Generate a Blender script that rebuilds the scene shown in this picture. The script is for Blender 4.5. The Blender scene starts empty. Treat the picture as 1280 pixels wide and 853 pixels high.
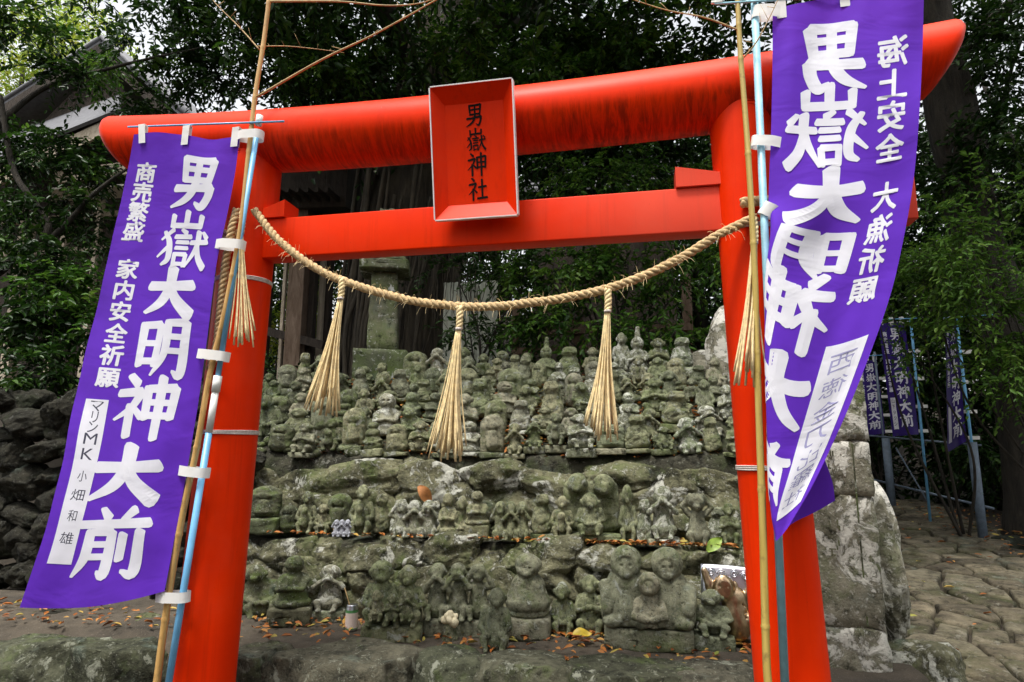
import bpy, bmesh, math, random
import numpy as np
from mathutils import Vector, Matrix

# ------------------------------------------------------------------ camera, world, sun, exposure
SC = bpy.context.scene
COL = SC.collection
CAM = np.array([.816, -3.153, 1.477]); YAW, PITCH, ROLL, FPX = .198, .170, .003, 800.0
_cy, _sy, _cp, _sp = math.cos(YAW), math.sin(YAW), math.cos(PITCH), math.sin(PITCH)
_f = np.array([-_sy*_cp, _cy*_cp, _sp]); _r = np.array([_cy, _sy, 0.]); _u = np.cross(_r, _f)
_c, _s = math.cos(ROLL), math.sin(ROLL)
RM = np.array([_c*_r+_s*_u, -_s*_r+_c*_u, _f])
cd = bpy.data.cameras.new('camera'); cam = bpy.data.objects.new('camera', cd); COL.objects.link(cam)
cd.sensor_width = 36; cd.lens = 36*FPX/1280; cd.clip_start = .05; cd.clip_end = 2000
cam.matrix_world = Matrix(((RM[0][0], RM[1][0], -RM[2][0], CAM[0]), (RM[0][1], RM[1][1], -RM[2][1], CAM[1]),
                           (RM[0][2], RM[1][2], -RM[2][2], CAM[2]), (0, 0, 0, 1)))
SC.camera = cam

SUN_EL, SUN_AZ = 70, 205          # azimuth measured clockwise from +Y; the sun stands behind the camera, veiled by cloud
world = bpy.data.worlds.new("World"); SC.world = world; world.use_nodes = True
nt = world.node_tree; nt.nodes.clear()
sky = nt.nodes.new('ShaderNodeTexSky'); sky.sky_type = 'NISHITA'; sky.sun_disc = False
sky.sun_elevation = math.radians(SUN_EL); sky.sun_rotation = math.radians(SUN_AZ)
sky.dust_density = 4; sky.air_density = 1.5
hs = nt.nodes.new('ShaderNodeHueSaturation'); hs.inputs['Saturation'].default_value = .16
bg = nt.nodes.new('ShaderNodeBackground'); bg.inputs['Strength'].default_value = .115
wo = nt.nodes.new('ShaderNodeOutputWorld')
nt.links.new(sky.outputs[0], hs.inputs['Color']); nt.links.new(hs.outputs[0], bg.inputs['Color']); nt.links.new(bg.outputs[0], wo.inputs[0])
sl = bpy.data.lights.new('sun', 'SUN'); sl.energy = 1.5; sl.angle = math.radians(10); sl.color = (1, .96, .9)
sun = bpy.data.objects.new('sun', sl); COL.objects.link(sun)
_az, _el = math.radians(SUN_AZ), math.radians(SUN_EL)
sun.rotation_euler = Vector((math.sin(_az)*math.cos(_el), math.cos(_az)*math.cos(_el), math.sin(_el))).to_track_quat('Z', 'Y').to_euler()
SC.view_settings.view_transform = 'Standard'; SC.view_settings.look = 'None'; SC.view_settings.gamma = 1
SC.view_settings.exposure = 1.32
SC.view_settings.use_curve_mapping = False

# ------------------------------------------------------------------ helpers
def ray(px, py): return RM.T @ np.array([(px-640)/FPX, -(py-426.5)/FPX, 1.])
def at(px, py, Y):
    d = ray(px, py); return CAM + d*((Y-CAM[1])/d[1])
def atz(px, py, z):
    d = ray(px, py); return CAM + d*((z-CAM[2])/d[2])
def depth(P): return float(RM[2] @ (np.array(P)-CAM))

def tag(o, label=None, cat=None, group=None, kind=None):
    if label: o['label'] = label
    if cat: o['category'] = cat
    if group: o['group'] = group
    if kind: o['kind'] = kind
    return o
def mesh_np(name, V, F, mat=None, smooth=True, tint=None, fm=None):
    """V (n,3), F list/array of faces"""
    me = bpy.data.meshes.new(name)
    V = np.asarray(V, dtype=np.float32)
    if isinstance(F, np.ndarray) and F.ndim == 2:
        k = F.shape[1]; n = len(F)
        me.vertices.add(len(V)); me.vertices.foreach_set('co', V.ravel())
        me.loops.add(n*k); me.loops.foreach_set('vertex_index', F.astype(np.int32).ravel())
        me.polygons.add(n); me.polygons.foreach_set('loop_start', np.arange(0, n*k, k, dtype=np.int32))
        me.polygons.foreach_set('loop_total', np.full(n, k, dtype=np.int32))
        me.update(calc_edges=True)
    else:
        me.from_pydata([tuple(map(float, v)) for v in V], [], [tuple(int(i) for i in f) for f in F]); me.update()
    if smooth: me.polygons.foreach_set('use_smooth', np.ones(len(me.polygons), dtype=bool))
    if mat:
        for m in (mat if isinstance(mat, (list, tuple)) else [mat]): me.materials.append(m)
    if fm is not None: me.polygons.foreach_set('material_index', np.asarray(fm, dtype=np.int32))
    if tint is not None:
        a = me.attributes.new('tint', 'FLOAT', 'POINT'); a.data.foreach_set('value', np.asarray(tint, dtype=np.float32))
    me.validate(verbose=False)
    return me
def obj(name, me, parent=None, loc=None, rot=None):
    o = bpy.data.objects.new(name, me); COL.objects.link(o)
    if loc is not None: o.location = [float(x) for x in loc]
    if rot is not None: o.rotation_euler = rot
    if parent is not None: o.parent = parent
    return o
def empty(name, loc=(0, 0, 0), rot=None): return obj(name, None, None, loc, rot)

class MB:
    """collects plain shapes into one mesh"""
    def __init__(s): s.V = []; s.F = []; s.n = 0
    def add(s, V, F):
        V = np.asarray(V, float); s.V.append(V)
        for f in F: s.F.append([int(i)+s.n for i in f])
        s.n += len(V)
    def box(s, c, h, R=None, bev=0.0):
        c = np.array(c, float); h = np.array(h, float)
        if bev > 0:
            bm = bmesh.new(); bmesh.ops.create_cube(bm, size=2)
            for v in bm.verts: v.co = Vector((v.co.x*h[0], v.co.y*h[1], v.co.z*h[2]))
            bmesh.ops.bevel(bm, geom=bm.edges[:], offset=bev, segments=2, affect='EDGES', profile=.6)
            bm.verts.index_update()
            V = np.array([v.co[:] for v in bm.verts]); F = [[v.index for v in f.verts] for f in bm.faces]; bm.free()
        else:
            V = np.array([(x, y, z) for x in (-1, 1) for y in (-1, 1) for z in (-1, 1)])*h
            F = [(0, 1, 3, 2), (4, 6, 7, 5), (0, 4, 5, 1), (2, 3, 7, 6), (0, 2, 6, 4), (1, 5, 7, 3)]
        if R is not None: V = V @ np.array(R).T
        s.add(V+c, F)
    def hexa(s, P):
        """8 corners: bottom 0-3 ccw, top 4-7"""
        s.add(P, [(3, 2, 1, 0), (4, 5, 6, 7), (0, 1, 5, 4), (1, 2, 6, 5), (2, 3, 7, 6), (3, 0, 4, 7)])
    def tube(s, pts, rad, sides=10, cap=True, closed=False):
        V, F = tube(pts, rad, sides, cap, closed); s.add(V, F)
    def build(s, name, mat, parent=None, smooth=False, loc=None, rot=None):
        V = np.concatenate(s.V) if s.V else np.zeros((0, 3))
        me = mesh_np(name, V, s.F, mat, smooth)
        return obj(name, me, parent, loc, rot)

def frames(P):
    P = np.asarray(P, float); n = len(P)
    T = np.gradient(P, axis=0); T /= np.linalg.norm(T, axis=1)[:, None]+1e-12
    a = np.array([0, 0, 1.]) if abs(T[0][2]) < .9 else np.array([1., 0, 0])
    N = np.zeros_like(P); N[0] = np.cross(T[0], a); N[0] /= np.linalg.norm(N[0])
    for i in range(1, n):
        v = N[i-1]-T[i]*np.dot(N[i-1], T[i]); N[i] = v/(np.linalg.norm(v)+1e-12)
    return T, N, np.cross(T, N)
def tube(pts, rad, sides=10, cap=True, closed=False):
    P = np.asarray(pts, float); n = len(P); rad = np.broadcast_to(np.asarray(rad, float), (n,))
    T, N, B = frames(P)
    a = np.arange(sides)*2*math.pi/sides
    V = (P[:, None, :] + rad[:, None, None]*(np.cos(a)[None, :, None]*N[:, None, :]+np.sin(a)[None, :, None]*B[:, None, :])).reshape(-1, 3)
    F = []
    for i in range(n-1):
        for j in range(sides):
            k = (j+1) % sides
            F.append((i*sides+j, i*sides+k, (i+1)*sides+k, (i+1)*sides+j))
    if cap:
        F.append(tuple(range(sides-1, -1, -1))); F.append(tuple((n-1)*sides+j for j in range(sides)))
    return V, F
def spline(pts, n=8):
    P = np.asarray(pts, float)
    if len(P) < 3: return np.array([P[0]+(P[-1]-P[0])*t for t in np.linspace(0, 1, n+1)])
    Q = np.vstack([2*P[0]-P[1], P, 2*P[-1]-P[-2]]); out = []
    for i in range(1, len(Q)-2):
        for t in np.linspace(0, 1, n, endpoint=False):
            out.append(.5*((2*Q[i])+(-Q[i-1]+Q[i+1])*t+(2*Q[i-1]-5*Q[i]+4*Q[i+1]-Q[i+2])*t*t+(-Q[i-1]+3*Q[i]-3*Q[i+1]+Q[i+2])*t**3))
    out.append(P[-1]); return np.array(out)

def vnoise(P, seed=0):
    P = np.asarray(P, float); I = np.floor(P).astype(np.int64); f = P-I; f = f*f*(3-2*f)
    def h(i, j, k):
        n = (i*374761393 + j*668265263 + k*2147483647 + seed*1274126177) & 0xffffffff
        n = ((n ^ (n >> 13))*1274126177) & 0xffffffff
        n = (n ^ (n >> 16)) & 0xffffffff
        return n/4294967295.*2-1
    r = 0
    for a in (0, 1):
        for b in (0, 1):
            for c in (0, 1):
                w = (f[..., 0] if a else 1-f[..., 0])*(f[..., 1] if b else 1-f[..., 1])*(f[..., 2] if c else 1-f[..., 2])
                r = r + w*h(I[..., 0]+a, I[..., 1]+b, I[..., 2]+c)
    return r
def fbm(P, o=3, seed=0):
    r = 0; a = 1; P = np.asarray(P, float)
    for i in range(o): r = r+a*vnoise(P*2**i, seed+i*17); a *= .5
    return r

# ------------------------------------------------------------------ materials
class NT:
    def __init__(s, name):
        s.m = bpy.data.materials.new(name); s.m.use_nodes = True; s.t = s.m.node_tree
        s.b = s.t.nodes['Principled BSDF']; s.out = s.t.nodes['Material Output']
    def n(s, typ, **kw):
        x = s.t.nodes.new('ShaderNode'+typ)
        for k, v in kw.items():
            if k in x.inputs: x.inputs[k].default_value = v
            else: setattr(x, k, v)
        return x
    def l(s, a, b): s.t.links.new(a, b)
    def noise(s, vec, scale, detail=4, rough=.6, dist=0, w=None):
        x = s.n('TexNoise'); x.inputs['Scale'].default_value = scale; x.inputs['Detail'].default_value = detail
        x.inputs['Roughness'].default_value = rough; x.inputs['Distortion'].default_value = dist
        if w is not None: x.noise_dimensions = '4D'; s.l(w, x.inputs['W'])
        s.l(vec, x.inputs['Vector']); return x.outputs['Fac']
    def ramp(s, fac, stops):
        x = s.n('ValToRGB'); e = x.color_ramp.elements
        while len(e) < len(stops): e.new(.5)
        for i, (p, c) in enumerate(stops): e[i].position = p; e[i].color = (*c, 1) if len(c) == 3 else c
        s.l(fac, x.inputs[0]); return x.outputs[0]
    def mix(s, fac, a, b, blend='MIX'):
        x = s.n('Mix', data_type='RGBA', blend_type=blend)
        for i, v in ((0, fac), (6, a), (7, b)):
            if hasattr(v, 'links') or hasattr(v, 'is_linked'): s.l(v, x.inputs[i])
            else: x.inputs[i].default_value = v if i == 0 else (*v, 1)
        return x.outputs[2]
    def math(s, op, a, b=0.0):
        x = s.n('Math', operation=op)
        for i, v in ((0, a), (1, b)):
            if hasattr(v, 'is_linked'): s.l(v, x.inputs[i])
            else: x.inputs[i].default_value = v
        return x.outputs[0]
    def bump(s, h, strength=.5, dist=.01):
        x = s.n('Bump'); x.inputs['Strength'].default_value = strength; x.inputs['Distance'].default_value = dist
        s.l(h, x.inputs['Height']); s.l(x.outputs[0], s.b.inputs['Normal'])
def simple(name, col, rough=.5, metal=0., var=.12, scale=20, bump=.0, spec=None):
    k = NT(name); tc = k.n('TexCoord').outputs['Object']
    n = k.noise(tc, scale)
    c0 = tuple(max(0, x*(1-var)) for x in col); c1 = tuple(min(1, x*(1+var)) for x in col)
    k.l(k.ramp(n, [(.3, c0), (.7, c1)]), k.b.inputs['Base Color'])
    k.b.inputs['Roughness'].default_value = rough; k.b.inputs['Metallic'].default_value = metal
    if spec is not None: k.b.inputs['Specular IOR Level'].default_value = spec
    if bump: k.bump(k.noise(tc, scale*3), bump, .004)
    return k.m
def stone(name, dark, lite, lichen=(.42, .44, .38), lich=.58, moss=(.10, .14, .035), mossa=.5, sc=6., bump=.6, bd=.012, hue=True, tint=False):
    """weathered stone: two greys, green moss patches, pale crusty lichen, dark pits"""
    k = NT(name); tc = k.n('TexCoord').outputs['Object']; oi = k.n('ObjectInfo').outputs['Random']
    w = k.math('MULTIPLY', oi, 40.)
    base = k.ramp(k.noise(tc, sc, 8, .72, .3, w), [(.36, dark), (.63, lite)])
    if hue:
        tn = k.ramp(oi, [(0, (.5, .58, .42)), (.3, (1.0, 1.0, .88)), (.6, (.75, .88, .66)), (.8, (1.0, .96, .90)), (1, (1.3, 1.24, 1.1))])
        base = k.mix(.8, base, tn, 'MULTIPLY')
    if tint: base = k.mix(.9, base, k.ramp(k.n('Attribute', attribute_name='tint').outputs['Fac'], [(0, (.55, .52, .46)), (.4, (.95, .9, .8)), (.75, (1.1, 1.1, 1.0)), (1, (1.5, 1.4, 1.25))]), 'MULTIPLY')
    m = k.ramp(k.noise(tc, sc*.55, 5, .7, .5, k.math('ADD', w, 7.)), [(mossa-.05, (0, 0, 0)), (mossa+.12, (1, 1, 1))])
    m2 = k.math('MULTIPLY', m, .72)
    c = k.mix(m2, base, moss)
    te = k.ramp(k.noise(tc, sc*.8, 4, .6, .2, k.math('ADD', w, 19.)), [(.6, (0, 0, 0)), (.7, (1, 1, 1))])
    c = k.mix(k.math('MULTIPLY', te, .45), c, (.13, .17, .14))
    ln = k.noise(tc, sc*.9, 9, .72, .9, k.math('ADD', w, 3.))
    lm = k.ramp(ln, [(lich, (0, 0, 0)), (lich+.035, (1, 1, 1))])
    sp = k.ramp(k.noise(tc, sc*7, 4, .65, 0, w), [(.58, (0, 0, 0)), (.66, (1, 1, 1))])
    sq = k.ramp(k.noise(tc, sc*2.6, 5, .7, .4, k.math('ADD', w, 31.)), [(.60, (0, 0, 0)), (.64, (1, 1, 1))])
    lt = k.math('MAXIMUM', k.math('MULTIPLY', lm, .8), k.math('MAXIMUM', k.math('MULTIPLY', sp, .42), k.math('MULTIPLY', sq, .5)))
    c = k.mix(lt, c, lichen)
    pn = k.noise(tc, sc*4, 8, .75, .2, w)
    pits = k.ramp(pn, [(.36, (.22, .22, .19)), (.47, (1, 1, 1))])
    c = k.mix(1., c, pits, 'MULTIPLY')
    k.l(c, k.b.inputs['Base Color']); k.b.inputs['Roughness'].default_value = .93
    k.b.inputs['Specular IOR Level'].default_value = .25
    h = k.math('ADD', k.math('MULTIPLY', pn, .8), k.math('ADD', k.math('MULTIPLY', lm, .25), k.math('MULTIPLY', k.noise(tc, sc*16, 4, .7, 0, w), .45)))
    k.bump(h, bump, bd)
    return k.m
def leafmat(name, stops, rough=.38, trans=.28):
    k = NT(name); a = k.n('Attribute', attribute_name='tint').outputs['Fac']
    c = k.ramp(a, stops); k.l(c, k.b.inputs['Base Color']); k.b.inputs['Roughness'].default_value = rough; k.b.inputs['Specular IOR Level'].default_value = .22
    t = k.n('BsdfTranslucent'); k.l(c, t.inputs[0]); mx = k.n('MixShader'); mx.inputs[0].default_value = trans
    k.l(k.b.outputs[0], mx.inputs[1]); k.l(t.outputs[0], mx.inputs[2]); k.l(mx.outputs[0], k.out.inputs[0])
    return k.m
def bark(name, a, b, sc=3.):
    k = NT(name); tc = k.n('TexCoord').outputs['Object']; mp = k.n('Mapping'); mp.inputs['Scale'].default_value = (1, 1, .22)
    k.l(tc, mp.inputs[0]); v = mp.outputs[0]
    n = k.noise(v, sc*3, 8, .7, .4); k.l(k.ramp(n, [(.32, a), (.68, b)]), k.b.inputs['Base Color'])
    k.b.inputs['Roughness'].default_value = .95; k.bump(n, 1., .05)
    return k.m
def paint(name, grime=0.0):
    k = NT(name); tc = k.n('TexCoord').outputs['Object']
    base = k.ramp(k.noise(tc, 3, 5), [(.3, (.74, .025, .0004)), (.7, (.84, .034, .0005))])
    fade = k.ramp(k.noise(tc, 1.3, 6, .7), [(.52, (0, 0, 0)), (.75, (1, 1, 1))])
    c = k.mix(k.math('MULTIPLY', fade, .16), base, (.72, .12, .06))
    mv = k.n('Mapping'); mv.inputs['Scale'].default_value = (26, 26, 1.1); k.l(tc, mv.inputs[0])
    rs_ = k.ramp(k.noise(mv.outputs[0], 1., 6, .7, .4), [(.52, (0, 0, 0)), (.70, (1, 1, 1))])
    c = k.mix(k.math('MULTIPLY', rs_, .22), c, (.30, .012, .002))
    ch_ = k.ramp(k.noise(tc, 26, 5, .75, .3), [(.70, (0, 0, 0)), (.72, (1, 1, 1))]); c = k.mix(k.math('MULTIPLY', ch_, .55), c, (.38, .16, .11))
    if grime is None or grime:                       # sky gloss painted in as a pale, chalky tone towards one end
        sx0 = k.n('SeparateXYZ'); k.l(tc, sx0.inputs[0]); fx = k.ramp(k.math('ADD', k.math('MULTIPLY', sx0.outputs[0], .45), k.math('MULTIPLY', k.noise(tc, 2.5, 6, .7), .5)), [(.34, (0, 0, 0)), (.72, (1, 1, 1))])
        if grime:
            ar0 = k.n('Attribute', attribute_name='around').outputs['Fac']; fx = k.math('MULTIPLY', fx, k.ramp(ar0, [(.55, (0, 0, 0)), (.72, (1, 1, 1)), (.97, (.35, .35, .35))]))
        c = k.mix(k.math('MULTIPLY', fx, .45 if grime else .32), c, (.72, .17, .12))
    sp = k.ramp(k.noise(tc, 60, 3, .6), [(.70, (0, 0, 0)), (.76, (1, 1, 1))])
    c = k.mix(k.math('MULTIPLY', sp, .35), c, (.25, .02, .01))
    if grime:
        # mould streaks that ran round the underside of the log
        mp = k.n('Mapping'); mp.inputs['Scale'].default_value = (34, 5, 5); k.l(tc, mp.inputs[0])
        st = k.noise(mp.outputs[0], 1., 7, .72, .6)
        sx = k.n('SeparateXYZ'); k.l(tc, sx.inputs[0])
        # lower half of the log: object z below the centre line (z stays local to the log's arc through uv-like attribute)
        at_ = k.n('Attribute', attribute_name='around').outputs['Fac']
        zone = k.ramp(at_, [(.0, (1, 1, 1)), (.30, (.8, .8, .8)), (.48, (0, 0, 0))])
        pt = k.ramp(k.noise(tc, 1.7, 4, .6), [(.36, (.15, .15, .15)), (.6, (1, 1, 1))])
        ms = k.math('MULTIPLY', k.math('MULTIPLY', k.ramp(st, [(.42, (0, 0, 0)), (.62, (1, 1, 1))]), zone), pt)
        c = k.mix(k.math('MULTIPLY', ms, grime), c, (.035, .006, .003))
        ends = k.ramp(k.math('ABSOLUTE', sx.outputs[0]), [(0, (0, 0, 0)), (1, (1, 1, 1))])
        en = k.math('GREATER_THAN', k.math('ABSOLUTE', sx.outputs[0]), 2.05)
        eb = k.ramp(k.noise(tc, 5, 6, .7, .5), [(.5, (0, 0, 0)), (.7, (1, 1, 1))])
        c = k.mix(k.math('MULTIPLY', k.math('MULTIPLY', en, eb), .55), c, (.05, .008, .004))
    k.l(c, k.b.inputs['Base Color']); k.b.inputs['Roughness'].default_value = .42; k.b.inputs['Specular IOR Level'].default_value = .08
    k.b.inputs['Coat Weight'].default_value = .02; k.b.inputs['Coat Roughness'].default_value = .3
    k.bump(k.noise(tc, 9, 4), .06, .01)
    return k.m
def cloth(name, col, trans=.25, sheen=.3):
    k = NT(name); tc = k.n('TexCoord').outputs['Object']
    n = k.noise(tc, 4, 4)
    c = k.ramp(n, [(.3, tuple(x*.93 for x in col)), (.7, tuple(min(1, x*1.05) for x in col))])
    k.l(c, k.b.inputs['Base Color']); k.b.inputs['Roughness'].default_value = .7; k.b.inputs['Specular IOR Level'].default_value = .12; k.b.inputs['Sheen Weight'].default_value = sheen
    t = k.n('BsdfTranslucent'); k.l(c, t.inputs[0]); mx = k.n('MixShader'); mx.inputs[0].default_value = trans
    k.l(k.b.outputs[0], mx.inputs[1]); k.l(t.outputs[0], mx.inputs[2]); k.l(mx.outputs[0], k.out.inputs[0])
    mp = k.n('Mapping'); mp.inputs['Scale'].default_value = (1.2, 1.2, 2.6); k.l(tc, mp.inputs[0])
    k.bump(k.math('ADD', k.math('MULTIPLY', k.noise(mp.outputs[0], 1.6, 3, .5, 1.2), 1.), k.math('MULTIPLY', k.noise(tc, 350, 2), .03)), .28, .03)
    return k.m
def bamboo(name, a, b):
    k = NT(name); tc = k.n('TexCoord').outputs['Object']; mp = k.n('Mapping'); mp.inputs['Scale'].default_value = (60, 60, 1.6); k.l(tc, mp.inputs[0])
    n = k.noise(mp.outputs[0], 1, 5, .6); k.l(k.ramp(n, [(.3, a), (.7, b)]), k.b.inputs['Base Color'])
    sp = k.noise(tc, 14, 6, .7); 
    k.l(k.mix(k.ramp(sp, [(.55, (0, 0, 0)), (.75, (.7, .7, .7))]), k.ramp(n, [(.3, a), (.7, b)]), (.13, .07, .03)), k.b.inputs['Base Color'])
    k.b.inputs['Roughness'].default_value = .4
    return k.m

M = {}
M['red'] = paint('red_paint'); M['redlog'] = paint('red_paint_mould', .75); M['redbeam'] = paint('red_paint_gloss_tint', None)
M['white'] = simple('white_paint', (.82, .8, .78), .5, var=.06)
M['black'] = simple('black_ink', (.008, .007, .006), .7, spec=.08)
M['ink'] = simple('marker_ink', (.04, .04, .07), .7)
M['inkpale'] = simple('marker_ink_show_through', (.30, .29, .48), .8)
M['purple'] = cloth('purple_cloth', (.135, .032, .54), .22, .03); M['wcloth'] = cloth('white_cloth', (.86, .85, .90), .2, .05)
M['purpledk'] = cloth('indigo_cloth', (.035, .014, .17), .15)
M['loop'] = cloth('white_tape', (.84, .82, .78), .12, .1)
M['bluepole'] = simple('pale_blue_enamel', (.16, .42, .68), .38, var=.15, scale=9)
M['bluepoleworn'] = simple('worn_pale_blue_enamel', (.28, .52, .62), .42, var=.3, scale=7)
M['steelblue'] = simple('blue_grey_pipe', (.13, .17, .22), .55, var=.25)
M['plastic'] = simple('white_plastic', (.8, .8, .76), .4, var=.05)
M['bamboo'] = bamboo('dry_bamboo', (.44, .24, .07), (.66, .40, .14)); M['bamboog'] = bamboo('yellow_green_bamboo', (.36, .24, .05), (.58, .43, .12))
M['twig'] = simple('dry_twig', (.45, .30, .13), .7, var=.3)
M['straw'] = simple('straw', (.80, .62, .33), .75, var=.28, scale=35); M['rope'] = simple('straw_rope', (.52, .37, .19), .9, var=.4, scale=60, bump=.5)
M['cord'] = simple('pale_cord', (.62, .55, .5), .8, var=.2, scale=80, bump=.4)
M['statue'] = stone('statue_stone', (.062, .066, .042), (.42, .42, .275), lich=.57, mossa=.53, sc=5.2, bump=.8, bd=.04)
M['statuebig'] = stone('statue_stone_grey', (.085, .086, .062), (.35, .345, .26), lich=.60, mossa=.56, sc=5.5, bump=.8, bd=.03)
M['statuelich'] = stone('statue_stone_crusted', (.12, .125, .095), (.38, .38, .29), lichen=(.66, .67, .58), lich=.51, mossa=.6, sc=5.5, bump=.8, bd=.03)
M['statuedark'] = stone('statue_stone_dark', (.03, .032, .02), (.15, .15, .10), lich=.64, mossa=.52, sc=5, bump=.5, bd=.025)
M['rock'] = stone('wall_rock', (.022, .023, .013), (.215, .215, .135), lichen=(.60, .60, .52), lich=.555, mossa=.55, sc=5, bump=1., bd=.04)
M['rockdark'] = stone('wall_rock_shade_tint', (.008, .008, .006), (.045, .043, .032), lich=.62, mossa=.56, sc=7, bump=1., bd=.04, lichen=(.16, .16, .14), moss=(.02, .028, .01))  # wall rock with the shade of the leaves put into its colour
M['bank'] = stone('mossy_bank', (.014, .014, .009), (.085, .08, .055), lichen=(.3, .3, .25), lich=.62, mossa=.52, moss=(.05, .07, .02), sc=6, bump=1., bd=.04, hue=False)
M['boulder'] = stone('boulder_rock', (.025, .025, .018), (.12, .115, .085), lichen=(.30, .31, .24), lich=.575, mossa=.60, sc=6, bump=.8, bd=.03)
M['stele'] = stone('stele_stone', (.08, .075, .05), (.33, .31, .23), lichen=(.72, .70, .62), lich=.51, mossa=.57, sc=5.5, bump=.9, bd=.02, hue=False)
M['lantern'] = stone('lantern_stone', (.06, .065, .045), (.19, .19, .14), lichen=(.62, .62, .58), lich=.6, mossa=.48, sc=3.4, bump=.5, bd=.02)
M['paver'] = stone('path_stone', (.038, .033, .024), (.165, .146, .108), lichen=(.22, .21, .17), lich=.62, mossa=.55, moss=(.045, .052, .016), sc=4.5, bump=.9, bd=.02, hue=False, tint=True)
def soil(name, a, b, grit=(.3, .28, .24)):
    k = NT(name); tc = k.n('TexCoord').outputs['Object']
    c = k.ramp(k.noise(tc, 2.2, 7, .7), [(.3, a), (.7, b)])
    g = k.ramp(k.noise(tc, 120, 3, .6), [(.62, (0, 0, 0)), (.72, (1, 1, 1))])
    c = k.mix(k.math('MULTIPLY', g, .5), c, grit); k.l(c, k.b.inputs['Base Color']); k.b.inputs['Roughness'].default_value = .97
    k.bump(k.noise(tc, 40, 6, .75), .7, .012); return k.m
M['soil'] = soil('grey_brown_grit', (.022, .018, .012), (.105, .083, .057), (.32, .28, .22)); M['soildark'] = soil('forest_soil', (.018, .014, .009), (.05, .038, .024), (.09, .07, .05))
M['bark'] = bark('old_bark', (.010, .008, .005), (.07, .055, .034)); M['barkdk'] = bark('dark_bark', (.008, .007, .005), (.055, .045, .032), 5)
M['wood'] = bark('weathered_wood', (.10, .06, .035), (.24, .17, .12), 4); M['wooddk'] = bark('dark_wood', (.02, .014, .01), (.055, .04, .028), 4)
M['woodpale'] = bark('bleached_wood', (.34, .28, .2), (.55, .47, .36), 4); M['plaster'] = simple('pale_plaster', (.5, .47, .4), .9)
M['tile'] = simple('grey_roof_tile', (.12, .12, .13), .6, var=.25, scale=12); M['sheet'] = simple('pale_corrugated_sheet', (.36, .37, .3), .6, var=.2, scale=5)
M['dark'] = simple('unlit_interior', (.012, .012, .012), .9)
G = lambda *c: [(i/(len(c)-1), x) for i, x in enumerate(c)]
M['leafdk'] = leafmat('evergreen_leaves', G((.006, .018, .003), (.012, .036, .005), (.024, .064, .009), (.055, .11, .015)), .36, .22)
M['leafmid'] = leafmat('glossy_shrub_leaves', G((.014, .045, .005), (.035, .095, .010), (.07, .16, .018), (.13, .23, .03)), .34, .35)
M['leafbr'] = leafmat('fresh_green_leaves', G((.04, .10, .012), (.07, .16, .02), (.11, .22, .03), (.16, .26, .04)), .45, .4)
M['leafyel'] = leafmat('yellow_green_maple_leaves', G((.16, .26, .03), (.26, .38, .04), (.36, .44, .05), (.42, .40, .06)), .5, .5)
M['litter'] = leafmat('fallen_leaves', G((.10, .035, .012), (.22, .07, .018), (.36, .12, .025), (.45, .20, .06), (.40, .30, .07), (.16, .20, .04)), .55, .1)
M['alu'] = simple('silver_metal', (.62, .63, .68), .28, 1., .1); M['bronze'] = simple('bronze_metal', (.50, .36, .22), .3, 1., .3, 14)
M['cream'] = simple('cream_carving', (.62, .55, .36), .7, var=.2, bump=.3); M['greycast'] = simple('grey_cast_stone', (.30, .31, .34), .7, var=.25, scale=30)
M['browncast'] = simple('brown_cast', (.17, .09, .025), .6, var=.3)
M['canlab'] = simple('can_label_pink', (.80, .66, .58), .35, var=.1); M['cangrn'] = simple('can_band_green', (.10, .28, .10), .35)
# ---CHUNK1 END
# ------------------------------------------------------------------ setting: terrain, terraces, path
def path_z(x, y): return .065*max(0., y) if y < 9.2 else .065*9.2-.03*(y-9.2)
def smooth(a, b, x):
    t = np.clip((x-a)/(b-a), 0, 1); return t*t*(3-2*t)
def ground_z(x, y):
    x = np.asarray(x, float); y = np.asarray(y, float)
    pz = .065*np.clip(y, 0, 9.2)-.03*np.clip(y-9.2, 0, 60)-.05
    left = 1-smooth(1.5, 2.2, x)                      # the shrine bank
    bank = 2.15*smooth(2.2, 4.2, y)+.05*np.clip(y-4, 0, 60)
    z = pz*(1-left)+left*np.where(y < 2.2, -.02, bank)
    right = smooth(6.2, 8.5, x)*smooth(2, 6, y)
    z = z-right*.4+smooth(13, 24, y)*4.5
    far = smooth(18, 60, np.hypot(x, y)); z = z*(1-far)+far*(-.5)
    z = np.where(y < .7, np.minimum(z, -.02), z)
    return z+.03*vnoise(np.stack([x*1.3, y*1.3, 0*x], -1), 3)*smooth(.3, 2, np.abs(y))
def build_ground():
    g = np.concatenate([np.array([-900, -400, -200, -100, -60, -40]), np.arange(-26, 26.01, .4), np.array([40, 60, 100, 200, 400, 900])])
    X, Y = np.meshgrid(g, g, indexing='ij'); Z = ground_z(X, Y); n = len(g)
    V = np.stack([X, Y, Z], -1).reshape(-1, 3)
    i, j = np.meshgrid(np.arange(n-1), np.arange(n-1), indexing='ij'); a = (i*n+j).ravel()
    F = np.stack([a, a+n, a+n+1, a+1], -1)
    tag(obj('ground', mesh_np('ground', V, F, M['soildark'])), kind='structure')
build_ground()

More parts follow.
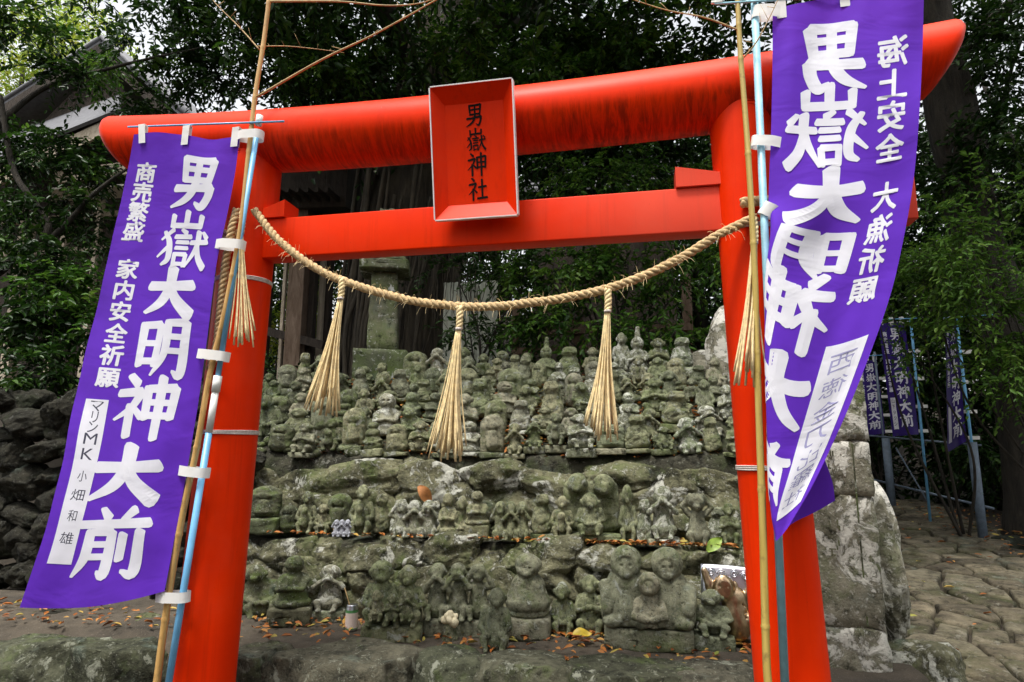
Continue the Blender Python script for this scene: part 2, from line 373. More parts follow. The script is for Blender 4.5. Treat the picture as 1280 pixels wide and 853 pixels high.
def sheet(name, X0, X1, prof, mat, nx=160, amp=.015, seed=0):
    """a bank of earth: profile of (y, z) swept along X with an uneven surface"""
    pr = []
    for (a, b) in zip(prof[:-1], prof[1:]):
        m = max(2, int(math.hypot(b[0]-a[0], b[1]-a[1])/.03))
        for t in np.linspace(0, 1, m, endpoint=False): pr.append((a[0]+(b[0]-a[0])*t, a[1]+(b[1]-a[1])*t))
    pr.append(prof[-1]); pr = np.array(pr); n = len(pr); xs = np.linspace(X0, X1, nx)
    V = np.zeros((nx, n, 3)); V[..., 0] = xs[:, None]; V[..., 1] = pr[None, :, 0]; V[..., 2] = pr[None, :, 1]
    nn = fbm(V*np.array([3., 3, 3]), 4, seed)*amp; V[..., 2] += nn; V[..., 1] += fbm(V*2.1, 3, seed+5)*amp
    i, j = np.meshgrid(np.arange(nx-1), np.arange(n-1), indexing='ij'); a = (i*n+j).ravel()
    F = np.stack([a, a+n, a+n+1, a+1], -1)
    return tag(obj(name, mesh_np(name, V.reshape(-1, 3), F, mat)), kind='structure')
sheet('ledge', -7.5, 2.25, [(.5, -.1), (.62, .22), (.80, .285), (1.62, .30)], M['soil'], 240, .02, 1)
SLOPE = [(1.56, .70), (1.60, .785), (2.00, .82), (2.05, 1.34), (2.08, 1.41), (3.02, 2.16), (3.30, 2.20), (4.6, 2.30)]
sheet('terrace', -2.75, 2.0, [(1.5, .2)]+SLOPE, M['bank'], 260, .035, 2)
def slope_z(y):
    P = np.array(SLOPE); return float(np.interp(y, P[:, 0], P[:, 1]))

_ico = {}
def ico(n):
    if n not in _ico:
        bm = bmesh.new(); bmesh.ops.create_icosphere(bm, subdivisions=n, radius=1); bm.verts.index_update()
        _ico[n] = (np.array([v.co[:] for v in bm.verts]), np.array([[v.index for v in f.verts] for f in bm.faces])); bm.free()
    return _ico[n]
def rock(seed, size, sub=4, planes=11, rough=.05, cut=.72, soft=.10):
    r = np.random.RandomState(seed); V, F = ico(sub); V = V.copy()
    N = r.normal(size=(planes, 3)); N /= np.linalg.norm(N, axis=1)[:, None]; D = r.uniform(cut, 1.0, planes)
    dots = V @ N.T; rad = np.full(len(V), 1.05)
    for k in range(planes):
        with np.errstate(divide='ignore', invalid='ignore'):
            c = np.where(dots[:, k] > .05, D[k]/np.maximum(dots[:, k], .05), 9)
        h = np.clip(.5+.5*(rad-c)/soft, 0, 1); rad = rad*(1-h)+c*h-soft*.5*h*(1-h)
    V = V*rad[:, None]; V += V*(fbm(V*2.2+seed*3.1, 4, seed)*rough)[:, None]+V*(fbm(V*9+seed, 2, seed+9)*rough*.25)[:, None]
    return V*np.array(size), F
def rotz(a):
    c, s = math.cos(a), math.sin(a); return np.array([[c, -s, 0], [s, c, 0], [0, 0, 1]])
def roty(a):
    c, s = math.cos(a), math.sin(a); return np.array([[c, 0, s], [0, 1, 0], [-s, 0, c]])
def rotx(a):
    c, s = math.cos(a), math.sin(a); return np.array([[1, 0, 0], [0, c, -s], [0, s, c]])

def voronoi_path():
    r = np.random.RandomState(4); mb = MB(); pts = []
    cell = .36
    for i in range(int((10.5-1.6)/cell)):
        for j in range(int((13-(-2.2))/cell)):
            pts.append((1.6+(i+.5)*cell+r.uniform(-.19, .19), -2.2+(j+.5)*cell*.92+r.uniform(-.19, .19)))
    pts = np.array(pts)
    for k, p in enumerate(pts):
        x, y = p
        lo = 2.02+.10*max(0, y-1) if y > 1 else 2.25
        hi = 5.05+.32*max(0, 6-y) if y < 6 else 5.3+.1*(y-6)
        if x < lo-.2 or x > hi or y > 11.5: continue
        poly = [np.array([x-.8, y-.8]), np.array([x+.8, y-.8]), np.array([x+.8, y+.8]), np.array([x-.8, y+.8])]
        d = np.hypot(*(pts-p).T)
        for q in pts[(d < 1.2) & (d > 0)]:
            mid = (p+q)/2; nrm = (q-p)/np.linalg.norm(q-p); mid = mid-nrm*r.uniform(.008, .022)
            out = []
            for a, b in zip(poly, poly[1:]+poly[:1]):
                da, db = np.dot(a-mid, nrm), np.dot(b-mid, nrm)
                if da <= 0: out.append(a)
                if da*db < 0: out.append(a+(b-a)*da/(da-db))
            poly = out
            if len(poly) < 3: break
        if len(poly) < 3: continue
        # subdivide the outline and roughen it
        o2 = []
        for a, b in zip(poly, poly[1:]+poly[:1]):
            m = max(1, int(np.linalg.norm(b-a)/.06))
            for t in range(m): o2.append(a+(b-a)*t/m)
        o2 = np.array(o2); c = o2.mean(0); n = len(o2)
        o2 = o2+(fbm(np.c_[o2*9, np.zeros(n)], 2, 3)*.012)[:, None]
        tilt = r.normal(0, .012, 2); hz = r.uniform(.01, .035); rings = []
        for sc_, dz in ((1., -.09), (1., -.012), (.965, .004), (.88, .011), (.5, .014)):
            q = c+(o2-c)*sc_
            z = np.array([path_z(a[0], a[1]) for a in q])+hz+dz+(q-c)@tilt+fbm(np.c_[q*5, np.full(n, k)], 3, 8)*.008
            rings.append(np.c_[q, z])
        V = np.concatenate(rings+[np.array([[c[0], c[1], path_z(*c)+hz+.015]])]); F = []
        for a in range(4):
            for b in range(n): F.append((a*n+b, a*n+(b+1) % n, (a+1)*n+(b+1) % n, (a+1)*n+b))
        for b in range(n): F.append((4*n+b, 4*n+(b+1) % n, 5*n))
        mb.add(V, F)
    o = mb.build('paved_path', M['paver'], smooth=True); at_ = o.data.attributes.new('tint', 'FLOAT', 'POINT')
    at_.data.foreach_set('value', np.concatenate([np.full(len(v), r.uniform(0, 1)) for v in mb.V]).astype(np.float32)); tag(o, kind='structure')
voronoi_path()

# ------------------------------------------------------------------ walls of rough stone
def rock_wall(name, label, spec, mat, seed):
    """spec: list of (px, py, Y, half-width px, half-height px); one object, the stones are its pattern"""
    mb = MB()
    for k, (px, py, Y, hw, hh) in enumerate(spec):
        c = at(px, py, Y); s = depth(c)/FPX
        V, F = rock(seed+k*7, (hw*s*1.36, .17, hh*s*1.40), 5, 16, .13, .66, .03)
        a = np.random.RandomState(seed+k).uniform(-.25, .25); V = V @ roty(a).T
        mb.add(V+c+np.array([0, .09, 0]), F)
    o = mb.build(name, mat, smooth=True); tag(o, label, 'wall'); return o
r = random.Random(5)
spec = []
for row, (y0, y1) in enumerate(((682, 714), (712, 748), (746, 785))):
    x = 262 + row*22
    while x < 945:
        w = r.uniform(34, 78); spec.append((x+w/2, (y0+y1)/2+r.uniform(-8, 8)+(x-300)*.022, 1.47+.06*r.random()-(.05*row), w/2*1.12, (y1-y0)/2*1.22)); x += w*.93
rock_wall('rubble_wall', 'low mossy rubble wall behind the front row of statues', spec, M['rock'], 11)
spec = []
for row, (y0, y1) in enumerate(((586, 616), (612, 650), (645, 676))):
    x = 285 + row*15
    while x < 935:
        w = r.uniform(46, 104); spec.append((x+w/2, (y0+y1)/2+r.uniform(-9, 9)+(x-300)*.014, 1.93+.06*r.random()-.05*row, w/2*1.12, (y1-y0)/2*1.25)); x += w*.92
rock_wall('rubble_wall', 'lichen spotted rubble wall below the slope crowded with small statues', spec, M['rock'], 311)
spec = []
for row in range(9):
    y0 = 492+row*31; x = -60
    while x < 262:
        w = r.uniform(18, 64); spec.append((x+w/2, y0+16+r.uniform(-12, 12), 1.78+.16*r.random()-.02*row, w/2*1.1, r.uniform(10, 20))); x += w*.95
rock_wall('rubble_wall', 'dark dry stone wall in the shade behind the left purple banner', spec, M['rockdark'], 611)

# boulders edging the front ledge, and rough rocks by the path: each a thing
def boulder(px, py, Y, hw, hh, dep, label, seed, mat='boulder', z=None, flat=None, cat='boulder', group='boulders edging the front ledge', name='boulder', tilt=0):
    c = at(px, py, Y); s = depth(c)/FPX
    V, F = rock(seed, (hw*s*1.22, dep, hh*s*1.1), 5, 16, .12, .66, .04)
    if flat is not None:                              # worn flat on top
        ft = at(px, flat, Y)[2]-c[2]; h_ = np.clip(.5+.5*(V[:, 2]-ft)/.05, 0, 1); V[:, 2] = V[:, 2]*(1-h_)+(ft+.012*fbm(V*8, 3, seed))*h_-.012*h_*(1-h_)
    o = obj(name, mesh_np(name, V, F, M[mat]), None, c); o.rotation_euler = (0, tilt, 0)
    return tag(o, label, cat, group)
boulder(40, 850, .56, 72, 66, .24, 'dark boulder at the ledge edge in the bottom left corner of the photo', 21, flat=800)
boulder(140, 850, .58, 66, 60, .24, 'dark mossy boulder in the ledge edge below the left banner', 22, flat=806)
boulder(316, 855, .58, 46, 60, .24, 'dark boulder in the ledge edge just right of the left red pillar', 23, flat=810)
boulder(446, 860, .56, 104, 66, .28, 'broad flat topped mossy boulder in the ledge edge below the drink can', 24, flat=814)
boulder(574, 862, .60, 46, 60, .22, 'pale lichen spotted boulder in the ledge edge below the cream figurine', 25, flat=818)
boulder(664, 866, .56, 62, 60, .22, 'rounded mossy boulder in the ledge edge below the hooded monkey statue', 26, flat=826)
boulder(780, 872, .60, 84, 60, .22, 'long low boulder in the ledge edge below the statue of a pair with an infant', 27, flat=832)
boulder(890, 876, .62, 62, 56, .22, 'low boulder in the ledge edge just left of the right red pillar', 28, flat=838)
g2 = 'rough rocks beside the stone path'
boulder(1098, 694, 1.5, 19, 96, .22, 'tall rough lichen covered rock standing behind the inscribed stele', 31, 'stele', group=g2, name='rock', cat='rock', tilt=-.12)
boulder(1142, 842, 1.2, 42, 42, .3, 'low mossy rock at the foot of the stele beside the path', 32, 'rock', group=g2, name='rock', cat='rock')
boulder(1262, 690, 6.2, 40, 16, .5, 'dark squared stone at the right edge of the path', 33, 'rockdark', group=g2, name='rock', cat='rock')
boulder(60, 772, 1.1, 34, 10, .12, 'flat dark stone lying on the ledge under the left banner', 41, 'rockdark', group='loose stones on the ledge', name='flat_stone', cat='stone')
boulder(180, 778, 1.05, 22, 9, .12, 'flat grey stone lying on the ledge just left of the bamboo pole', 42, 'rock', group='loose stones on the ledge', name='flat_stone', cat='stone')

# ------------------------------------------------------------------ torii gate
HN, ZC = 2.645, 3.235
gate = tag(empty('torii_gate'), 'large bright red torii gate standing in front of the stone statues', 'gate')
def pillar(s):
    xs = [(1.437, -.05), (1.43, .2), (1.352, 2.95), (1.349, 3.14)]
    rr = [.158, .156, .146, .145]
    P = spline([(s*a, 0, z) for a, z in xs], 12); R_ = np.interp(P[:, 2], [z for a, z in xs], rr)
    V, F = tube(P, R_, 40)
    p = obj('pillar', mesh_np('pillar', V, F, M['red']), gate)
    mb = MB(); ax = lambda z: s*(1.43-.0283*(z-.2))
    prof = [(2.985, .150), (2.985, .160), (2.995, .166), (3.03, .168), (3.105, .170), (3.13, .168)]
    mb.tube([(ax(z), 0, z) for z, q in prof], [q for z, q in prof], 40)
    obj('collar', mesh_np('collar', np.concatenate(mb.V), mb.F, M['red']), p)
    bmb = MB(); bmb.tube([(ax(-.05), 0, -.05), (ax(.3), 0, .0)], [.22, .21], 32); 
    return p
pillar(-1); pillar(1)
def kasagi():
    xs = np.linspace(-2.30, 2.32, 90); sides = 48
    zc = ZC+.092*(np.abs(xs)/2.36)**2.2
    P = np.stack([xs, 0*xs, zc], 1); rad = .178+.006*(np.abs(xs)/2.36)**2
    a = np.arange(sides)*2*math.pi/sides
    V = np.stack([np.repeat(xs, sides), np.tile(np.cos(a), len(xs))*np.repeat(rad, sides)*1.0, np.repeat(zc, sides)+np.tile(np.sin(a), len(xs))*np.repeat(rad, sides)], 1)
    around = np.tile((np.sin(a)+1)/2, len(xs))
    # ends cut at a slant: the underside stops shorter, edges rounded over
    sl_ = np.sign(V[:, 0])*np.clip((np.abs(V[:, 0])-2.0)/.36, 0, 1)**1.5*(1-around)**1.4*.20
    V[:, 0] -= sl_
    F = []
    n = len(xs)
    for i in range(n-1):
        for j in range(sides):
            k = (j+1) % sides; F.append((i*sides+j, i*sides+k, (i+1)*sides+k, (i+1)*sides+j))
    V = list(V); ar = list(around)
    for end, base in ((-1, 0), (1, (n-1)*sides)):
        prev = [base+j for j in range(sides)]; c = np.mean([V[q] for q in prev], 0)
        for sc_, off in ((.97, .022), (.88, .046), (.70, .06), (.4, .068)):
            cur = []
            for j in range(sides):
                cur.append(len(V)); V.append(c+(np.array(V[base+j])-c)*sc_+np.array([end*off, 0, 0])); ar.append(ar[base+j])
            for j in range(sides):
                k = (j+1) % sides; F.append((prev[j], prev[k], cur[k], cur[j]) if end > 0 else (prev[k], prev[j], cur[j], cur[k]))
            prev = cur
        V.append(c+np.array([end*.07, 0, 0])); ar.append(.5)
        for j in range(sides): F.append((prev[j], prev[(j+1) % sides], len(V)-1) if end > 0 else (prev[(j+1) % sides], prev[j], len(V)-1))
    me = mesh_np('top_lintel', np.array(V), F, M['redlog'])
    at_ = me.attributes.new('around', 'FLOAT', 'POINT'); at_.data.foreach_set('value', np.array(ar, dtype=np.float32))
    return obj('top_lintel', me, gate)
kasagi()
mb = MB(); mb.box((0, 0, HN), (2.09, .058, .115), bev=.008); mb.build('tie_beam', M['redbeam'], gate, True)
for s in (-1, 1):
    mb = MB(); xo, xi = 1.31, 1.02; z0 = HN+.1165
    A = [(s*xi, -.075, z0), (s*xo, -.075, z0), (s*xo, .075, z0), (s*xi, .075, z0)]
    T_ = [(s*xi, -.075, z0+.105), (s*xo, -.075, z0+.045), (s*xo, .075, z0+.045), (s*xi, .075, z0+.105)]
    if s < 0: T_ = [(s*1.10, -.075, z0+.098), (s*xo, -.075, z0+.028), (s*xo, .075, z0+.028), (s*1.10, .075, z0+.098)]; A[0] = (s*1.10, -.075, z0); A[3] = (s*1.10, .075, z0)
    mb.hexa([A[0], A[1], A[2], A[3], *T_] if s > 0 else [A[1], A[0], A[3], A[2], T_[1], T_[0], T_[3], T_[2]])
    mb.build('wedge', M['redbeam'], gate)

# glyphs drawn as brush strokes: (x, y, width) in a 100-unit box, y down
GL = {
 '男': [[(22,8,12),(26,48,11)], [(20,9,11),(50,8,11),(80,6,13)], [(80,6,14),(77,30,12),(74,50,11)], [(26,27,9),(76,25,9)], [(50,8,11),(50,48,11)], [(26,47,10),(76,45,10)],
   [(8,64,12),(44,62,11),(82,57,14)], [(80,57,15),(78,76,13),(68,94,12),(54,88,5)], [(50,50,13),(44,70,13),(30,85,11),(4,98,4)]],
 '大': [[(6,41,15),(50,38,14),(94,33,17)], [(50,3,18),(48,38,16),(34,70,15),(4,95,6)], [(50,38,11),(64,64,16),(94,92,21)]],
 '明': [[(12,16,14),(13,84,12)], [(12,17,11),(44,13,12)], [(44,13,13),(41,82,11)], [(13,47,9),(42,45,9)], [(13,77,10),(42,75,10)],
   [(58,8,14),(57,60,13),(38,99,4)], [(57,9,11),(92,6,13)], [(92,6,14),(91,92,14),(76,90,5)], [(58,32,9),(90,31,9)], [(58,56,9),(90,55,9)]],
 '神': [[(20,3,11),(34,15,13)], [(6,31,11),(42,26,13)], [(42,27,13),(28,52,10),(3,73,4)], [(26,50,13),(26,98,13)], [(32,52,8),(46,66,11)],
   [(52,20,13),(53,68,12)], [(52,21,11),(96,17,13)], [(96,17,13),(93,66,12)], [(54,42,9),(94,41,9)], [(53,63,10),(93,62,10)], [(73,2,14),(73,100,12)]],
 '前': [[(28,1,8),(39,15,13)], [(74,0,13),(60,17,8)], [(3,26,11),(50,23,12),(97,19,14)], [(18,36,12),(17,72,12),(6,98,4)], [(18,37,9),(48,35,11)], [(48,35,12),(48,92,13),(38,91,5)], [(19,54,8),(46,53,8)], [(19,71,8),(46,70,8)],
   [(64,38,12),(64,74,11)], [(87,32,13),(87,92,14),(70,90,5)]],
 '嶽': [[(50,1,12),(50,25,11)], [(22,9,11),(22,26,9)], [(20,26,9),(80,24,10)], [(79,7,11),(79,26,9)], [(27,33,9),(6,52,4)], [(10,38,7),(23,56,11),(26,84,11),(14,95,5)], [(26,60,9),(3,82,4)],
   [(44,32,6),(55,38,9)], [(33,45,8),(65,43,8)], [(37,54,7),(61,53,7)], [(37,64,7),(61,63,7)], [(38,74,8),(39,96,8)], [(38,75,7),(60,74,8)], [(60,74,8),(59,95,8)], [(39,92,7),(60,91,7)],
   [(66,53,8),(99,50,9)], [(80,34,11),(79,60,10),(62,96,4)], [(80,56,8),(86,78,11),(99,95,13)], [(88,34,6),(97,44,9)]],
 '社': [[(20,3,11),(34,15,13)], [(6,31,11),(42,26,13)], [(42,27,13),(28,52,10),(3,73,4)], [(26,50,13),(26,98,13)], [(32,52,8),(46,66,11)], [(54,43,11),(94,40,12)], [(73,10,13),(73,90,12)], [(47,91,12),(98,88,13)]],
}
def stroke_poly(pts, wscale=1.):
    P = spline([(a, b, c) for a, b, c in pts], 7 if len(pts) > 2 else 8); xy = P[:, :2]; w = P[:, 2]*wscale/2
    T = np.gradient(xy, axis=0); T /= np.linalg.norm(T, axis=1)[:, None]+1e-9; N = np.stack([-T[:, 1], T[:, 0]], 1)
    V = []; F = []
    for i in range(len(xy)): V += [xy[i]+N[i]*w[i], xy[i], xy[i]-N[i]*w[i]]
    for i in range(len(xy)-1):
        a = i*3; F += [(a, a+1, a+4, a+3), (a+1, a+2, a+5, a+4)]
    for e, sg in ((0, -1), (len(xy)-1, 1)):       # blunt brush ends, a little slanted
        b = e*3; base = len(V); K = 5; skew = .55
        arc = []
        for k in range(1, K):
            th = math.pi*k/K
            arc.append(xy[e]+N[e]*w[e]*math.cos(th)+sg*T[e]*w[e]*math.sin(th)*(skew+.35*math.cos(th)))
        V += arc; ids = [b]+[base+q for q in range(K-1)]+[b+2]
        for q in range(len(ids)-1): F.append((b+1, ids[q], ids[q+1]))
    return np.array(V), F
def strokes_mesh(ch, wscale=1.):
    """returns V (n,3): x,y in 0..1 (y down), z = stroke order"""
    Vs, Fs, n = [], [], 0
    for k, st in enumerate(GL[ch]):
        V, F = stroke_poly(st, wscale); Vs.append(np.c_[V/100., np.full(len(V), k)]); Fs += [[i+n for i in f] for f in F]; n += len(V)
    return np.concatenate(Vs), Fs
_fc = {}
def font_mesh(ch, bold=.018):
    """one sign as flat outline triangles; bolder signs are laid down several times, slightly shifted"""
    key = (ch, bold)
    if key not in _fc:
        c = bpy.data.curves.new('text', 'FONT'); c.body = ch; c.size = 1; c.resolution_u = 3
        o = bpy.data.objects.new('text', c); COL.objects.link(o)
        dg = bpy.context.evaluated_depsgraph_get(); me = bpy.data.meshes.new_from_object(o.evaluated_get(dg))
        V = np.array([v.co[:] for v in me.vertices]); F = [list(p.vertices) for p in me.polygons]
        bpy.data.objects.remove(o); bpy.data.curves.remove(c); bpy.data.meshes.remove(me)
        lo, hi = V.min(0), V.max(0); ce = (lo+hi)/2; s = max(hi[0]-lo[0], hi[1]-lo[1])
        V = (V-ce)/s; B = np.c_[V[:, 0]+.5, .5-V[:, 1], np.zeros(len(V))]
        if bold > 0:
            Vs, Fs = [], []
            for k in range(7):
                d = np.array([bold*math.cos(k*1.047), bold*math.sin(k*1.047), k*.5]) if k < 6 else np.array([0, 0, 3.])
                Vs.append(B+d); Fs += [[i+k*len(B) for i in f] for f in F]
            B, F = np.concatenate(Vs), Fs
        _fc[key] = (B, F)
    return _fc[key]

# plaque hung between lintel and tie beam
def plaque():
    TL, TR, BR, BL = at(537, 110, -.275), at(640, 99, -.275), at(645.5, 270, -.155), at(545, 273, -.155)
    cx = 0; w = .235
    up = (TL+TR-BL-BR)/2; L = np.linalg.norm(up); up /= L; c = (TL+TR+BL+BR)/4; c[0] = (TL[0]+TR[0]+BL[0]+BR[0])/4
    rt = np.array([1., 0, 0]); nrm = np.cross(rt, up)
    if nrm[1] > 0: nrm = -nrm
    hw = (TR[0]-TL[0]+BR[0]-BL[0])/4; hh = L/2
    Q = lambda x, y, d: c+rt*x+up*y+nrm*d
    mb = MB()
    ix, iy, dz = hw*.73, hh*.77, -.055
    out = [(-hw, -hh), (hw, -hh), (hw, hh), (-hw, hh)]; inn = [(-ix, -iy-.0), (ix, -iy), (ix, iy), (-ix, iy)]
    V = [Q(x, y, 0) for x, y in out]+[Q(x, y, dz) for x, y in inn]+[Q(x, y, -.0) for x, y in out]+[Q(x*.80, y*.82, -.085) for x, y in out]
    F = [(4, 5, 6, 7)]+[(i, (i+1) % 4, 4+(i+1) % 4, 4+i) for i in range(4)]+[(11, 10, 9, 8)][:0]
    F += [((i+1) % 4, i, 12+i, 12+(i+1) % 4) for i in range(4)]+[(15, 14, 13, 12)]
    mb.add(V, F); p = mb.build('name_plaque', M['red'], gate)
    fr = MB(); t = .007
    for i in range(4):
        a, b = np.array(out[i]), np.array(out[(i+1) % 4]); e = (b-a)/np.linalg.norm(b-a); n = np.array([e[1], -e[0]])
        a0, b0 = a-e*t*0, b+e*t*0
        ring = []
        for d in (-.035, .004):
            ring += [Q(*(a0+n*.001), d), Q(*(b0+n*.001), d), Q(*(b0+n*t), d), Q(*(a0+n*t), d)]
        fr.hexa(ring)
    fr.build('rim', M['white'], p)
    tx = MB()
    for k, ch in enumerate('男嶽神社'):
        V, F = strokes_mesh(ch, .80); cy_ = hh*.58-k*hh*.375; s = .120
        tx.add(np.array([Q((x-.5)*s*.86+.004, cy_-(y-.5)*s, dz+.002+.0001*z) for x, y, z in V]), F)
    tx.build('lettering', M['black'], p)
plaque()

# ------------------------------------------------------------------ rope with straw tassels
rope = tag(empty('rope'), 'thick twisted straw rope with straw tassels strung between the red pillars', 'rope')
RP = [at(x, y, Y) for x, y, Y in ((318, 263, -.17), (345, 297, -.19), (375, 322, -.2), (405, 341, -.2), (440, 355, -.2), (475, 366, -.2), (520, 377, -.2), (575, 383, -.2), (620, 383, -.2), (660, 379, -.2), (710, 372, -.2), (755, 362, -.2), (800, 347, -.2), (850, 323, -.2), (900, 293, -.19), (945, 271, -.175))]
def twisted(path, R_, rs, pitch, strands=3, sides=8):
    P = spline(path, 26); d = np.r_[0, np.cumsum(np.linalg.norm(np.diff(P, axis=0), axis=1))]
    t = np.linspace(0, d[-1], int(d[-1]/.007)); P = np.stack([np.interp(t, d, P[:, k]) for k in range(3)], 1)
    T, N, B = frames(P); mb = MB()
    for k in range(strands):
        a = t/pitch*2*math.pi+k*2*math.pi/strands
        Q = P+R_*(np.cos(a)[:, None]*N+np.sin(a)[:, None]*B)
        mb.tube(Q, rs*(1+.07*np.sin(t*37+k)), sides)
    return mb, P
mb, ROPEP = twisted(RP, .0108, .0118, .098); st = mb.build('twisted_cord', M['rope'], rope, True)
# stray fibres along the rope
rr_ = np.random.RandomState(9); fb = MB()
for i in range(260):
    k = rr_.randint(5, len(ROPEP)-5); p = ROPEP[k]; d = rr_.normal(size=3); d /= np.linalg.norm(d); d[1] = -abs(d[1])
    l_ = rr_.uniform(.02, .055); fb.tube([p+d*.018, p+d*(.018+l_*.6), p+d*(.018+l_)+np.array([0, 0, -.012])], [.0009, .0008, .0004], 4)
fb.build('loose_fibres', M['straw'], rope)['kind'] = 'stuff'
def wrap(cx_, z, r0, a0, a1, tilt=0, turns=1):
    return [(cx_+r0*math.cos(a), r0*math.sin(a), z+tilt*math.sin(a*.5)) for a in np.linspace(a0, a1, 16)]
mb, _ = twisted(wrap(-1.377, 2.64, .178, -1.2, -5.6, .0), .0125, .0135, .105); mb.build('pillar_wrap', M['rope'], rope, True)
mb, _ = twisted(wrap(1.363, 2.62, .176, -1.9, 2.9, .0), .0125, .0135, .105); mb.build('pillar_wrap', M['rope'], rope, True)
mb, _ = twisted([at(x, y, Y) for x, y, Y in ((296, 262, -.17), (290, 285, -.2), (282, 330, -.19), (276, 380, -.18), (271, 430, -.17), (262, 462, -.17))], .011, .0115, .085); mb.build('loose_end', M['rope'], rope, True)
def tassel(px, py, px2, py2, spread, Y, n, seed, braid=28, skew=0):
    r = np.random.RandomState(seed); a = at(px, py, Y); s = depth(a)/FPX; b = at(px2, py2, Y)
    e = empty('straw_tassel'); e.parent = rope
    top = a+np.array([0, 0, -braid*s])
    mb, _ = twisted([a+np.array([0, 0, .01]), a*.5+top*.5+np.array([.004, 0, 0]), top], .009, .0095, .06); k = mb.build('plaited_knot', M['straw'], e, True)
    q = MB(); q.tube([top+np.array([0, 0, .006]), top+np.array([0, 0, -.006])], [.017, .017], 12); 
    q.build('binding', M['cord'], e, True)
    L = np.linalg.norm(b-top); mb = MB(); ax = (b-top)/L
    for i in range(n):
        ang = r.uniform(0, 2*math.pi); rad = math.sqrt(r.uniform(0, 1)); l_ = L*r.uniform(.86, 1.04)
        off = np.array([math.cos(ang)*rad, math.sin(ang)*rad*.7, 0])
        p0 = top+off*.012; p2 = top+ax*l_+off*spread*s*.5; p1 = top+ax*l_*.5+off*spread*s*.5*.42+np.array([r.normal(0, .004), 0, 0])
        mb.tube(spline([p0, p1, p2], 5), np.linspace(.0026, .0048, 11)*r.uniform(.7, 1.2), 5)
    mb.build('straws', M['straw'], e, True)['kind'] = 'stuff'
tassel(427, 350, 402, 516, 46, -.21, 34, 1, 24)
tassel(574, 386, 560, 572, 54, -.22, 44, 2, 26)
tassel(759, 364, 752, 547, 48, -.21, 34, 3, 26)
tassel(303, 268, 305, 430, 38, -.23, 16, 4, 24)
tassel(941, 275, 935, 478, 40, -.26, 26, 5, 30)
ecord = []
def cord(cx_, z, r0, label, tilt=0.):
    mb = MB()
    for k in range(3):
        zz = z+(k-1)*.0075
        mb.tube([(cx_+(r0+.003)*math.cos(a), (r0+.003)*math.sin(a), zz+tilt*math.cos(a)+.001*math.sin(a*3+k)) for a in np.linspace(0, 2*math.pi, 49)], .0042, 6)
    o = mb.build('tie_cord', M['cord'], None, True); tag(o, label, 'cord', 'cords tied round the red pillars')
pz = lambda z: 1.43-.0283*(z-.2)
cord(-pz(2.41), 2.41, .147, 'pale cord tied round the left red pillar just below the beam')
cord(-pz(1.57), 1.57, .151, 'white cord tied round the left red pillar at half height, beside the bamboo')
cord(pz(2.52), 2.52, .147, 'tan cord tied round the right red pillar just under the straw rope')
cord(pz(1.405), 1.405, .152, 'white cord tied round the right red pillar low down beside the banner tip')

# ------------------------------------------------------------------ poles
def pole(pts, rad, Y): return [at(x, y, Y) for x, y in pts]
YL = -.235
pl = tag(empty('banner_pole', at(211, 853, YL)), 'pale blue banner pole with white joints tied to the left red pillar', 'pole')
def child_build(mb, name, mat, par, smooth=True):
    o = mb.build(name, mat, None, smooth); o.parent = par; o.matrix_parent_inverse = Matrix.Translation(par.location).inverted(); return o
def seg(p, q, a, b): return [p+(q-p)*a, p+(q-p)*b]
LA, LB = at(211, 853, YL), at(324, 150, YL); LA = LA+(LA-LB)*.14
fr_ = lambda y: ((850-y)/(850-150))*.877+.123
def tpart(name, mat, par, A, B, y0, y1, rad, sides=14):
    mb = MB(); mb.tube(seg(A, B, fr_(y0), fr_(y1)), rad, sides); return child_build(mb, name, mat, par)
tpart('lower_tube', M['bluepole'], pl, LA, LB, 948, 562, .0165)
tpart('sleeve', M['plastic'], pl, LA, LB, 562, 512, .0172)
tpart('joint', M['plastic'], pl, LA, LB, 512, 492, .0215)
tpart('upper_tube', M['bluepole'], pl, LA, LB, 492, 166, .0138)
tpart('joint', M['plastic'], pl, LA, LB, 158, 144, .018)
mb = MB(); mb.tube([at(160, 159, YL-.02), at(355, 152, YL-.02)], .0055, 8); child_build(mb, 'crossbar', M['bluepole'], pl)
YR = -.265
pr = tag(empty('banner_pole', at(982, 853, YR)), 'worn pale blue banner pole tied to the right red pillar', 'pole')
RA, RB = at(981, 853, YR), at(943, 0, YR); RA = RA+(RA-RB)*.14; RB = RB+(RB-RA)*.06
mb = MB(); mb.tube([RA, RB], .0165, 14); child_build(mb, 'tube', M['bluepoleworn'], pr)
mb = MB(); mb.tube([at(893, 5, YR-.02), at(1200, -14, YR-.02)], .0055, 8); child_build(mb, 'crossbar', M['bluepoleworn'], pr)
mb = MB(); mb.tube([at(889, 3.5, YR-.02), at(903, 3, YR-.02)], .008, 8); child_build(mb, 'end_tie', M['plastic'], pr)

